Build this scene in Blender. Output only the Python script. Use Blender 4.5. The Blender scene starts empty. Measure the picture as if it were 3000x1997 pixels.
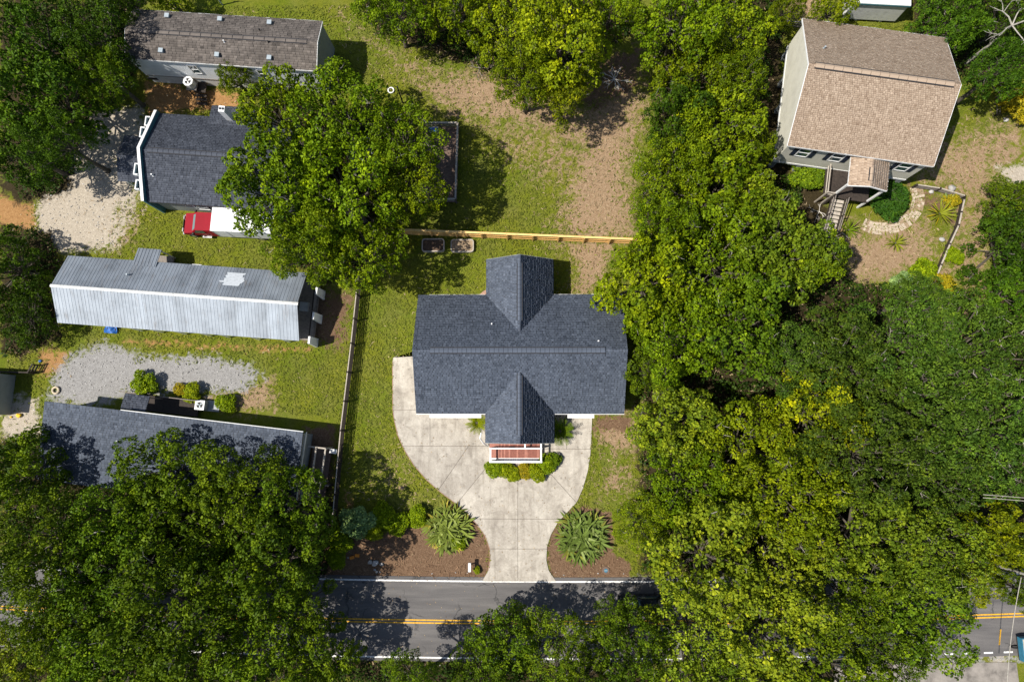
import bpy, math, random
import numpy as np
from mathutils import Vector, Matrix, Quaternion

random.seed(7)
RNG = np.random.default_rng(11)
SC = bpy.context.scene
COL = SC.collection
R = math.radians

# ------------------------------------------------------------------ camera
FPX, CAMH = 2000.0, 64.5              # focal length in photo pixels, drone height in metres
NADIR = (1542.0, 1235.0)              # photo pixel straight below the drone
_v = Vector((NADIR[0] - 1500, -(NADIR[1] - 998.5), -FPX)).normalized()
CAMQ = _v.rotation_difference(Vector((0, 0, -1)))
cd = bpy.data.cameras.new('camera')
cd.sensor_width = 36.0
cd.lens = 36.0 * FPX / 3000.0
cd.clip_start, cd.clip_end = 1.0, 600.0
cam = bpy.data.objects.new('camera', cd)
cam.matrix_world = Matrix.Translation((0, 0, CAMH)) @ CAMQ.to_matrix().to_4x4()
COL.objects.link(cam)
SC.camera = cam

# ------------------------------------------------------------------ light
SHADOW = Vector((0.62, 0.15, -1.0))  # way the sunlight travels (x east, y north, z up)
wd = bpy.data.worlds.new('World')
SC.world = wd
wd.use_nodes = True
nt = wd.node_tree
sky = nt.nodes.new('ShaderNodeTexSky')
sky.sky_type = 'NISHITA'
sky.sun_disc = False
sky.sun_elevation = math.atan2(1.0, math.hypot(SHADOW.x, SHADOW.y))
sky.sun_rotation = math.atan2(-SHADOW.x, -SHADOW.y)
nt.links.new(sky.outputs[0], nt.nodes['Background'].inputs[0])
nt.nodes['Background'].inputs[1].default_value = 0.092
sd = bpy.data.lights.new('sun', 'SUN')
sd.energy = 5.0
sd.angle = R(0.5)
sd.color = (1.0, 0.95, 0.86)
sun = bpy.data.objects.new('sun', sd)
sun.rotation_euler = Vector((0, 0, -1)).rotation_difference(SHADOW.normalized()).to_euler()
sun.location = (-40, 30, 80)
COL.objects.link(sun)
SC.view_settings.view_transform = 'Standard'
SC.view_settings.look = 'None'
SC.view_settings.exposure = 0.34
SC.view_settings.gamma = 1.0
SC.view_settings.use_curve_mapping = False

# ------------------------------------------------------------------ survey
def P(x, y, z=0.0):
    """ground position of something seen at photo pixel (x, y) whose height is z"""
    d = CAMQ @ Vector((x - 1500, -(y - 998.5), -FPX))
    t = (z - CAMH) / d.z
    return Vector((d.x * t, d.y * t, z))
def P2(x, y, z=0.0):
    p = P(x, y, z)
    return (p.x, p.y)
def poly(pts, z=0.0):
    return [P2(a, b, z) for a, b in pts]

# ------------------------------------------------------------------ materials
MATS = {}
def _new(name):
    m = bpy.data.materials.new(name)
    m.use_nodes = True
    b = m.node_tree.nodes['Principled BSDF']
    MATS[name] = m
    return m, m.node_tree, b
def N(nt, t, **kw):
    n = nt.nodes.new('ShaderNode' + t)
    for k, v in kw.items():
        if hasattr(n, k):
            setattr(n, k, v)
        else:
            n.inputs[k].default_value = v
    return n
def ramp(nt, fac, stops):
    n = nt.nodes.new('ShaderNodeValToRGB')
    e = n.color_ramp.elements
    while len(e) < len(stops):
        e.new(0.5)
    for q, (p, c) in zip(e, stops):
        q.position = p
        q.color = (c[0], c[1], c[2], 1) if not isinstance(c, (int, float)) else (c, c, c, 1)
    nt.links.new(fac, n.inputs[0])
    return n.outputs[0]
def noise(nt, scale, detail=4.0, rough=0.6, dist=0.0, vec=None):
    n = N(nt, 'TexNoise')
    n.inputs['Scale'].default_value = scale
    n.inputs['Detail'].default_value = detail
    n.inputs['Roughness'].default_value = rough
    n.inputs['Distortion'].default_value = dist
    if vec is None:
        vec = geo(nt)
    nt.links.new(vec, n.inputs['Vector'])
    return n.outputs['Fac']
def geo(nt):
    for n in nt.nodes:
        if n.bl_idname == 'ShaderNodeNewGeometry':
            return n.outputs['Position']
    return nt.nodes.new('ShaderNodeNewGeometry').outputs['Position']
def mix(nt, fac, a, b, mode='MIX'):
    n = nt.nodes.new('ShaderNodeMix')
    n.data_type = 'RGBA'
    n.blend_type = mode
    for s, v in ((n.inputs[0], fac), (n.inputs[6], a), (n.inputs[7], b)):
        if hasattr(v, 'links'):
            nt.links.new(v, s)
        elif isinstance(v, (int, float)):
            s.default_value = v
        else:
            s.default_value = (v[0], v[1], v[2], 1)
    return n.outputs[2]
def math_(nt, op, a, b=0.0):
    n = nt.nodes.new('ShaderNodeMath')
    n.operation = op
    for s, v in ((n.inputs[0], a), (n.inputs[1], b)):
        if hasattr(v, 'links'):
            nt.links.new(v, s)
        else:
            s.default_value = v
    return n.outputs[0]
def bump(nt, b, h, strength=0.4, dist=0.05):
    n = nt.nodes.new('ShaderNodeBump')
    n.inputs['Strength'].default_value = strength
    n.inputs['Distance'].default_value = dist
    nt.links.new(h, n.inputs['Height'])
    nt.links.new(n.outputs[0], b.inputs['Normal'])
def attr(nt, name, kind='GEOMETRY'):
    n = nt.nodes.new('ShaderNodeAttribute')
    n.attribute_type = kind
    n.attribute_name = name
    return n
def plain(name, c, rough=0.7, var=0.12, scale=3.0, metal=0.0, bmp=0.15, spec=0.3):
    """a paint or solid with slight mottling and dirt"""
    m, nt, b = _new(name)
    f = noise(nt, scale, 5, 0.65)
    col = ramp(nt, f, [(0.28, [x * (1 - var * 1.6) for x in c]), (0.5, c), (0.75, [min(1, x * (1 + var)) for x in c])])
    if name.startswith('metal_roof') or name == 'concrete_slab':
        oi = nt.nodes.new('ShaderNodeObjectInfo')
        col = mix(nt, 1.0, col, ramp(nt, oi.outputs['Random'], [(0.0, 0.82), (1.0, 1.06)]), 'MULTIPLY')
        mp = N(nt, 'Mapping')
        mp.inputs['Scale'].default_value = (2.6, 0.35, 1)
        nt.links.new(geo(nt), mp.inputs['Vector'])
        col = mix(nt, ramp(nt, noise(nt, 1.0, 6, 0.7, 0.0, mp.outputs[0]), [(0.56, 0.0), (0.75, 0.55)]), col, (0.20, 0.165, 0.135))
    nt.links.new(col, b.inputs['Base Color'])
    b.inputs['Roughness'].default_value = rough
    b.inputs['Metallic'].default_value = metal
    b.inputs['Specular IOR Level'].default_value = spec
    if bmp:
        bump(nt, b, noise(nt, scale * 14, 3), bmp, 0.01)
    return m
def toned(name, lo, hi, rough=0.85, spec=0.2, big=0.25, bscale=0.35):
    """pieces that each carry their own 'tone' (shingles, leaves of straw, stones)"""
    m, nt, b = _new(name)
    a = attr(nt, 'tone')
    c = ramp(nt, a.outputs['Fac'], [(0.0, lo), (1.0, hi)])
    f = noise(nt, bscale, 5, 0.6)
    c = mix(nt, 1.0, c, ramp(nt, f, [(0.3, 1 - big), (0.7, 1 + 0.0)]), 'MULTIPLY')
    g = noise(nt, 60, 2, 0.7)
    c = mix(nt, 1.0, c, ramp(nt, g, [(0.25, 0.72), (0.7, 1.0)]), 'MULTIPLY')
    nt.links.new(c, b.inputs['Base Color'])
    b.inputs['Roughness'].default_value = rough
    b.inputs['Specular IOR Level'].default_value = spec
    return m
def leafmat(name, trans=0.12, rough=0.55):
    """leaf colour comes from the plant (object colour), each leaf has its own tone"""
    m, nt, b = _new(name)
    oi = nt.nodes.new('ShaderNodeObjectInfo')
    a = attr(nt, 'tone')
    k = ramp(nt, a.outputs['Fac'], [(0.0, (0.38, 0.48, 0.45)), (0.45, (0.92, 0.95, 0.8)), (0.8, (1.45, 1.35, 0.95)), (1.0, (2.2, 1.9, 1.1))])
    c = mix(nt, 1.0, oi.outputs['Color'], k, 'MULTIPLY')
    nt.links.new(c, b.inputs['Base Color'])
    b.inputs['Roughness'].default_value = rough
    b.inputs['Specular IOR Level'].default_value = 0.10
    t = nt.nodes.new('ShaderNodeBsdfTranslucent')
    tc = mix(nt, 1.0, c, (1.25, 1.3, 0.5), 'MULTIPLY')
    nt.links.new(tc, t.inputs['Color'])
    ms = nt.nodes.new('ShaderNodeMixShader')
    ms.inputs[0].default_value = trans
    nt.links.new(b.outputs[0], ms.inputs[1])
    nt.links.new(t.outputs[0], ms.inputs[2])
    nt.links.new(ms.outputs[0], nt.nodes['Material Output'].inputs[0])
    return m

leafmat('leaf')
toned('shingle_blue', (0.054, 0.067, 0.093), (0.152, 0.178, 0.230), big=0.22)
toned('shingle_navy', (0.040, 0.046, 0.062), (0.125, 0.138, 0.170), big=0.2)
toned('shingle_tan', (0.285, 0.200, 0.138), (0.575, 0.448, 0.335), big=0.08)
toned('shingle_brown', (0.090, 0.078, 0.070), (0.27, 0.232, 0.205), big=0.4, bscale=0.6)
toned('straw', (0.14, 0.085, 0.04), (0.62, 0.47, 0.28), big=0.1)
toned('pinestraw', (0.06, 0.028, 0.014), (0.46, 0.28, 0.165), big=0.2)
toned('stone', (0.16, 0.15, 0.14), (0.62, 0.60, 0.57), big=0.15)
toned('bladegrass', (0.055, 0.080, 0.006), (0.30, 0.32, 0.035), big=0.35, bscale=0.5)
plain('white', (0.80, 0.80, 0.79), 0.5, 0.06)
plain('white_dirty', (0.66, 0.66, 0.64), 0.6, 0.14)
plain('siding_white', (0.82, 0.84, 0.86), 0.6, 0.1, 1.2)
plain('siding_grey', (0.26, 0.28, 0.28), 0.7, 0.1, 1.2)
plain('siding_cream', (0.64, 0.62, 0.53), 0.65, 0.09, 0.8)
plain('teal', (0.06, 0.17, 0.20), 0.6, 0.15)
plain('navy', (0.012, 0.018, 0.035), 0.5, 0.15)
plain('dark', (0.02, 0.02, 0.022), 0.6, 0.2)
plain('vent_shade_dark', (0.03, 0.03, 0.034), 0.8, 0.2)
plain('pipe_grey', (0.35, 0.36, 0.37), 0.5, 0.1)
plain('galv', (0.34, 0.39, 0.42), 0.5, 0.15, 6, 0.1)
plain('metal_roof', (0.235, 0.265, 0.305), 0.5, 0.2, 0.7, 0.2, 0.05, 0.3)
plain('metal_roof_sunlit', (0.37, 0.41, 0.455), 0.5, 0.14, 0.7, 0.2, 0.05, 0.3)  # same sheet, lightened in colour for the sunlit slope
plain('patch_white', (0.50, 0.535, 0.575), 0.6, 0.12, 5)
plain('red_deck', (0.24, 0.085, 0.06), 0.6, 0.2, 4)
plain('red_deck_light', (0.36, 0.15, 0.11), 0.6, 0.2, 4)
plain('pine_new', (0.80, 0.52, 0.20), 0.7, 0.14, 2.5)
plain('pine_new_dark', (0.66, 0.40, 0.14), 0.7, 0.18, 2.5)
plain('wood_grey', (0.22, 0.19, 0.165), 0.8, 0.25, 5)
plain('wood_pale', (0.42, 0.37, 0.31), 0.8, 0.2, 5)
plain('wood_dark', (0.042, 0.032, 0.026), 0.8, 0.3, 5)
plain('deck_brown', (0.15, 0.10, 0.075), 0.8, 0.25, 5)
plain('soil', (0.10, 0.066, 0.045), 0.95, 0.35, 8, 0, 0.8)
plain('soil_pale', (0.30, 0.22, 0.14), 0.95, 0.35, 8, 0, 0.8)
plain('bark', (0.10, 0.085, 0.065), 0.85, 0.3, 6, 0, 0.5)
plain('bark_pale', (0.36, 0.335, 0.29), 0.8, 0.25, 6, 0, 0.3)
plain('dead_pale', (0.62, 0.58, 0.52), 0.8, 0.2, 6)
plain('red_paint', (0.26, 0.010, 0.020), 0.6, 0.05, 2, 0, 0, 0.12)
plain('car_black', (0.02, 0.022, 0.026), 0.2, 0.1, 2, 0, 0, 0.5)
plain('tyre', (0.018, 0.018, 0.018), 0.85)
plain('chrome', (0.62, 0.62, 0.62), 0.25, 0.05, 3, 0.8, 0)
plain('blue', (0.03, 0.13, 0.42), 0.5)
plain('blue_box', (0.03, 0.16, 0.25), 0.6, 0.2)
plain('orange', (0.72, 0.24, 0.03), 0.7, 0.15)
plain('yellow', (0.80, 0.50, 0.03), 0.6, 0.15)
plain('rope', (0.55, 0.46, 0.33), 0.9, 0.2)
plain('paver', (0.46, 0.38, 0.29), 0.9, 0.25, 3)
plain('brick_pink', (0.36, 0.22, 0.16), 0.9, 0.25, 5)
plain('line_white', (0.74, 0.73, 0.71), 0.7, 0.38, 9)
plain('line_yellow', (0.70, 0.37, 0.02), 0.7, 0.34, 9)
plain('tarp_grey', (0.33, 0.35, 0.37), 0.7, 0.15)
plain('old_paving', (0.24, 0.215, 0.19), 0.9, 0.4, 0.8, 0, 0.3)
m, nt, b = _new('glass')
b.inputs['Base Color'].default_value = (0.03, 0.06, 0.07, 1)
b.inputs['Roughness'].default_value = 0.08
b.inputs['Specular IOR Level'].default_value = 0.7
m, nt, b = _new('glass_teal')
b.inputs['Base Color'].default_value = (0.10, 0.30, 0.30, 1)
b.inputs['Roughness'].default_value = 0.12

# concrete: pale, blotched, with darker tyre stains
m, nt, b = _new('concrete')
f1 = noise(nt, 0.9, 6, 0.65, 0.8)
c = ramp(nt, f1, [(0.3, (0.34, 0.305, 0.262)), (0.5, (0.47, 0.43, 0.372)), (0.72, (0.58, 0.54, 0.472))])
c = mix(nt, 1.0, c, ramp(nt, noise(nt, 5, 5, 0.75, 1.5), [(0.3, 0.74), (0.62, 1.03)]), 'MULTIPLY')
c = mix(nt, 1.0, c, ramp(nt, noise(nt, 0.25, 3, 0.5), [(0.35, (0.86, 0.85, 0.84)), (0.6, (1, 1, 1))]), 'MULTIPLY')
oi = nt.nodes.new('ShaderNodeObjectInfo')
c = mix(nt, 1.0, c, ramp(nt, oi.outputs['Random'], [(0.0, (0.90, 0.89, 0.88)), (1.0, (1.04, 1.03, 1.01))]), 'MULTIPLY')
mp = N(nt, 'Mapping')
mp.inputs['Scale'].default_value = (1.6, 0.22, 1)
nt.links.new(geo(nt), mp.inputs['Vector'])
c = mix(nt, 1.0, c, ramp(nt, noise(nt, 1.0, 4, 0.6, 0.5, mp.outputs[0]), [(0.36, (0.80, 0.79, 0.78)), (0.52, (1, 1, 1))]), 'MULTIPLY')
sp = N(nt, 'TexVoronoi')
sp.inputs['Scale'].default_value = 0.9
nt.links.new(geo(nt), sp.inputs['Vector'])
c = mix(nt, ramp(nt, sp.outputs['Distance'], [(0.05, 0.55), (0.13, 0.0)]), c, (0.16, 0.145, 0.125))
nt.links.new(c, b.inputs['Base Color'])
b.inputs['Roughness'].default_value = 0.9
bump(nt, b, noise(nt, 40, 3), 0.2, 0.01)

# asphalt: dark grey, worn along the wheel tracks, cracked
m, nt, b = _new('asphalt')
mp = N(nt, 'Mapping')
mp.inputs['Scale'].default_value = (0.12, 1.1, 1)
nt.links.new(geo(nt), mp.inputs['Vector'])
f1 = noise(nt, 1.0, 5, 0.6, 0.3, mp.outputs[0])
c = ramp(nt, f1, [(0.3, (0.085, 0.080, 0.080)), (0.5, (0.125, 0.117, 0.114)), (0.7, (0.172, 0.160, 0.152))])
c = mix(nt, 1.0, c, ramp(nt, noise(nt, 22, 4, 0.8), [(0.3, 0.72), (0.7, 1.08)]), 'MULTIPLY')
vo = N(nt, 'TexVoronoi')
vo.feature = 'DISTANCE_TO_EDGE'
vo.inputs['Scale'].default_value = 0.22
dn = N(nt, 'TexNoise')
dn.inputs['Scale'].default_value = 0.9
dn.inputs['Detail'].default_value = 6
nt.links.new(geo(nt), dn.inputs['Vector'])
va = N(nt, 'VectorMath')
va.operation = 'MULTIPLY_ADD'
nt.links.new(dn.outputs['Color'], va.inputs[0])
va.inputs[1].default_value = (2.4, 2.4, 0)
nt.links.new(geo(nt), va.inputs[2])
nt.links.new(va.outputs[0], vo.inputs['Vector'])
crk = ramp(nt, vo.outputs['Distance'], [(0.0, 1.0), (0.02, 0.0)])
crk = math_(nt, 'MULTIPLY', crk, ramp(nt, noise(nt, 0.35, 2), [(0.45, 0.0), (0.55, 0.9)]))
c = mix(nt, crk, c, (0.03, 0.03, 0.03))
nt.links.new(c, b.inputs['Base Color'])
b.inputs['Roughness'].default_value = 0.85
bump(nt, b, noise(nt, 50, 3), 0.3, 0.01)

# ground: lawn, dry grass, bare earth, sand, gravel, mulch, woodland floor; masks are stored on the sheet
m, nt, b = _new('ground')
fine = noise(nt, 5.5, 5, 0.75, 1.6)
tiny = noise(nt, 19, 3, 0.75, 0.8)
broad = noise(nt, 0.33, 4, 0.6)
edge = noise(nt, 1.4, 5, 0.7, 0.6)
gr = ramp(nt, fine, [(0.25, (0.048, 0.068, 0.005)), (0.45, (0.135, 0.155, 0.011)), (0.62, (0.215, 0.215, 0.022)), (0.8, (0.34, 0.29, 0.065))])
gr = mix(nt, ramp(nt, noise(nt, 0.16, 3, 0.6), [(0.42, 0.0), (0.6, 0.75)]), gr, ramp(nt, fine, [(0.25, (0.030, 0.062, 0.004)), (0.5, (0.105, 0.155, 0.008)), (0.75, (0.20, 0.225, 0.022))]))
gr = mix(nt, ramp(nt, broad, [(0.46, 0.0), (0.70, 0.5)]), gr, ramp(nt, fine, [(0.3, (0.11, 0.105, 0.03)), (0.55, (0.22, 0.20, 0.065)), (0.75, (0.36, 0.30, 0.13))]))
LAY = {
    'dry': [(0.22, (0.135, 0.080, 0.042)), (0.48, (0.315, 0.212, 0.125)), (0.75, (0.53, 0.395, 0.27))],
    'earth': [(0.25, (0.20, 0.100, 0.036)), (0.5, (0.38, 0.205, 0.082)), (0.78, (0.56, 0.345, 0.165))],
    'sand': [(0.22, (0.22, 0.185, 0.14)), (0.5, (0.47, 0.405, 0.32)), (0.75, (0.70, 0.63, 0.52))],
    'gravel': [(0.22, (0.13, 0.12, 0.11)), (0.5, (0.31, 0.30, 0.29)), (0.75, (0.52, 0.51, 0.49))],
    'mulch': [(0.22, (0.062, 0.034, 0.020)), (0.48, (0.165, 0.100, 0.060)), (0.75, (0.33, 0.22, 0.14))],
    'wood': [(0.25, (0.016, 0.012, 0.006)), (0.5, (0.042, 0.032, 0.015)), (0.78, (0.10, 0.075, 0.038))],  # floor colour darkened to carry the shade between crowns
}
c = gr
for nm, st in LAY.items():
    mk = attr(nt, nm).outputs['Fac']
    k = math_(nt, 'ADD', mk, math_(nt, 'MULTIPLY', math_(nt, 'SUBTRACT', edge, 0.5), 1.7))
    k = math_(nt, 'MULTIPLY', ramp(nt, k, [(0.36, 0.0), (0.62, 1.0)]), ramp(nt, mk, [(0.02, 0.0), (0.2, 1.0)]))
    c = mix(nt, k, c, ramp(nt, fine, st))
c = mix(nt, 1.0, c, ramp(nt, tiny, [(0.28, 0.60), (0.66, 1.12)]), 'MULTIPLY')
nt.links.new(c, b.inputs['Base Color'])
b.inputs['Roughness'].default_value = 0.95
b.inputs['Specular IOR Level'].default_value = 0.1
bump(nt, b, math_(nt, 'ADD', fine, tiny), 0.7, 0.06)

# ------------------------------------------------------------------ mesh helpers
class MB:
    def __init__(s):
        s.v, s.f, s.m = [], [], []
    def face(s, pts, mi=0):
        k = len(s.v)
        s.v += [tuple(p) for p in pts]
        s.f.append(tuple(range(k, k + len(pts))))
        s.m.append(mi)
        return s
    def hexa(s, a, mi=0):
        """a: 4 bottom + 4 top corners, both counter-clockwise from above"""
        k = len(s.v)
        s.v += [tuple(p) for p in a]
        for q in ((3, 2, 1, 0), (4, 5, 6, 7), (0, 1, 5, 4), (1, 2, 6, 5), (2, 3, 7, 6), (3, 0, 4, 7)):
            s.f.append(tuple(k + i for i in q))
            s.m.append(mi)
        return s
    def box(s, x0, x1, y0, y1, z0, z1, mi=0):
        return s.hexa([(x0, y0, z0), (x1, y0, z0), (x1, y1, z0), (x0, y1, z0), (x0, y0, z1), (x1, y0, z1), (x1, y1, z1), (x0, y1, z1)], mi)
    def prism(s, pts, z0, z1, mi=0):
        n, k = len(pts), len(s.v)
        a = sum(pts[i][0] * pts[(i + 1) % n][1] - pts[(i + 1) % n][0] * pts[i][1] for i in range(n))
        if a < 0:
            pts = pts[::-1]
        s.v += [(p[0], p[1], z0) for p in pts] + [(p[0], p[1], z1) for p in pts]
        s.f.append(tuple(range(k + n - 1, k - 1, -1)))
        s.f.append(tuple(range(k + n, k + 2 * n)))
        for i in range(n):
            j = (i + 1) % n
            s.f.append((k + i, k + j, k + n + j, k + n + i))
        s.m += [mi] * (n + 2)
        return s
    def slab(s, q, t, mi=0):
        """flat quad q (counter-clockwise from above) thickened downwards by t"""
        q = [Vector(p) for p in q]
        n = (q[1] - q[0]).cross(q[2] - q[0]).normalized() * t
        return s.hexa([p - n for p in q] + q, mi)
    def beam(s, a, b, w, h, mi=0, up=(0, 0, 1)):
        a, b = Vector(a), Vector(b)
        d = (b - a).normalized()
        u = Vector(up)
        x = d.cross(u)
        if x.length < 1e-4:
            x = d.cross(Vector((0, 1, 0)))
        x.normalize()
        y = x.cross(d).normalized()
        x, y = x * w / 2, y * h / 2
        return s.hexa([a - x - y, a + x - y, b + x - y, b - x - y, a - x + y, a + x + y, b + x + y, b - x + y], mi)
    def tube(s, pts, rad, n=6, mi=0, cap=True):
        pts = [Vector(p) for p in pts]
        if isinstance(rad, (int, float)):
            rad = [rad] * len(pts)
        k = len(s.v)
        for i, p in enumerate(pts):
            d = (pts[min(i + 1, len(pts) - 1)] - pts[max(i - 1, 0)]).normalized()
            x = d.cross(Vector((0.13, 0.21, 1)) if abs(d.z) < 0.9 else Vector((1, 0.1, 0))).normalized()
            y = d.cross(x)
            for j in range(n):
                t = 2 * math.pi * j / n
                s.v.append(tuple(p + (x * math.cos(t) + y * math.sin(t)) * rad[i]))
        for i in range(len(pts) - 1):
            for j in range(n):
                q = (j + 1) % n
                s.f.append((k + i * n + j, k + i * n + q, k + (i + 1) * n + q, k + (i + 1) * n + j))
                s.m.append(mi)
        if cap:
            s.f.append(tuple(k + j for j in range(n))[::-1])
            e = k + (len(pts) - 1) * n
            s.f.append(tuple(e + j for j in range(n)))
            s.m += [mi, mi]
        return s
    def mesh(s, name, mats, smooth=False):
        me = bpy.data.meshes.new(name)
        me.from_pydata(s.v, [], s.f)
        for q in ([mats] if isinstance(mats, str) else mats):
            me.materials.append(MATS[q])
        if any(s.m):
            me.polygons.foreach_set('material_index', s.m)
        if smooth:
            me.polygons.foreach_set('use_smooth', [True] * len(s.f))
        me.update()
        return me
    def build(s, name, mats, parent=None, smooth=False, bevel=0.0):
        o = put(name, s.mesh(name, mats, smooth), parent)
        if bevel:
            b = o.modifiers.new('bevel', 'BEVEL')
            b.width, b.segments, b.limit_method = bevel, 2, 'ANGLE'
        return o
def put(name, me, parent=None, loc=None, rz=0.0, scale=None):
    o = bpy.data.objects.new(name, me)
    COL.objects.link(o)
    if parent is not None:
        o.parent = parent
    if loc is not None:
        o.location = loc
    if rz:
        o.rotation_euler = (0, 0, rz)
    if scale is not None:
        o.scale = scale
    return o
def tag(o, label, cat, group=None, kind=None):
    o['label'] = label
    o['category'] = cat
    if group:
        o['group'] = group
    if kind:
        o['kind'] = kind
    return o
def thing(name, label, cat, loc=(0, 0, 0), rz=0.0, group=None):
    o = put(name, None, None, loc, rz)
    o.empty_display_size = 0.3
    return tag(o, label, cat, group)
def struct(o, label=None):
    o['kind'] = 'structure'
    if label:
        o['label'] = label
    return o
def nmesh(name, V, F, mat, tone=None, smooth=False):
    """mesh from numpy: V (n,3), F (m,k) all faces with k corners"""
    me = bpy.data.meshes.new(name)
    V = np.ascontiguousarray(V, dtype=np.float32)
    F = np.ascontiguousarray(F, dtype=np.int32)
    k = F.shape[1]
    me.vertices.add(len(V))
    me.vertices.foreach_set('co', V.ravel())
    me.loops.add(F.size)
    me.loops.foreach_set('vertex_index', F.ravel())
    me.polygons.add(len(F))
    me.polygons.foreach_set('loop_start', np.arange(0, F.size, k, dtype=np.int32))
    me.polygons.foreach_set('loop_total', np.full(len(F), k, dtype=np.int32))
    if tone is not None:
        a = me.attributes.new('tone', 'FLOAT', 'POINT')
        a.data.foreach_set('value', np.ascontiguousarray(tone, dtype=np.float32))
    me.materials.append(MATS[mat])
    me.update(calc_edges=True)
    if smooth:
        me.polygons.foreach_set('use_smooth', [True] * len(F))
    return me

def shingles(name, planes, mat, parent, wide=0.28, expo=0.2, lift=0.045):
    """planes: (o, u, v, L, S, clip) in the parent's frame; every tab is a small wedge of its own"""
    VV, TT = [], []
    for o, u, v, L, S, clip in planes:
        o, u, v = np.array(o, float), np.array(u, float), np.array(v, float)
        n = np.cross(u, v)
        rows = int(S / expo) + 1
        for r in range(rows):
            b = r * expo
            top = min(b + expo * 1.06, S)
            if top - b < 0.03:
                continue
            a0 = np.arange(-RNG.random() * wide, L, wide)
            a0 = a0 + RNG.normal(0, 0.012, len(a0))
            a1 = np.clip(a0 + wide - 0.022, 0, L)
            a0 = np.clip(a0, 0, L)
            ok = a1 - a0 > 0.03
            if clip is not None:
                cx = (a0 + a1) / 2
                ok &= clip(cx, np.full(len(cx), (b + top) / 2))
            a0, a1 = a0[ok], a1[ok]
            if not len(a0):
                continue
            h = lift * (0.55 + 0.75 * RNG.random(len(a0)))
            lo = b - RNG.random(len(a0)) * 0.02
            def pt(a, bb, hh):
                return o + a[:, None] * u + np.broadcast_to(bb, a.shape)[:, None] * v + np.broadcast_to(hh, a.shape)[:, None] * n
            q = np.stack([pt(a0, lo, h), pt(a1, lo, h), pt(a1, top, 0.004), pt(a0, top, 0.004), pt(a0, lo, -0.01), pt(a1, lo, -0.01)], 1)
            VV.append(q.reshape(-1, 3))
            t = np.clip(RNG.normal(0.52, 0.17, len(a0)), 0, 1)
            TT.append(np.repeat(t, 6))
    V, T = np.concatenate(VV), np.concatenate(TT)
    k = np.arange(0, len(V), 6)[:, None]
    F = np.concatenate([k + np.array([[0, 1, 2, 3]]), k + np.array([[4, 5, 1, 0]])])
    ob = put(name, nmesh(name, V, F, mat, T), parent)
    ob['kind'] = 'stuff'
    return ob
def slope(e0, e1, r1, r0, clip=None):
    """plane spec for shingles from eave corners e0,e1 and ridge corners r1,r0 (counter-clockwise from above)"""
    e0, e1, r1, r0 = map(Vector, (e0, e1, r1, r0))
    u = (e1 - e0).normalized()
    w = r0 - e0
    v = (w - u * w.dot(u)).normalized()
    return (tuple(e0), tuple(u), tuple(v), (e1 - e0).length, w.dot(v), clip)

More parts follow.
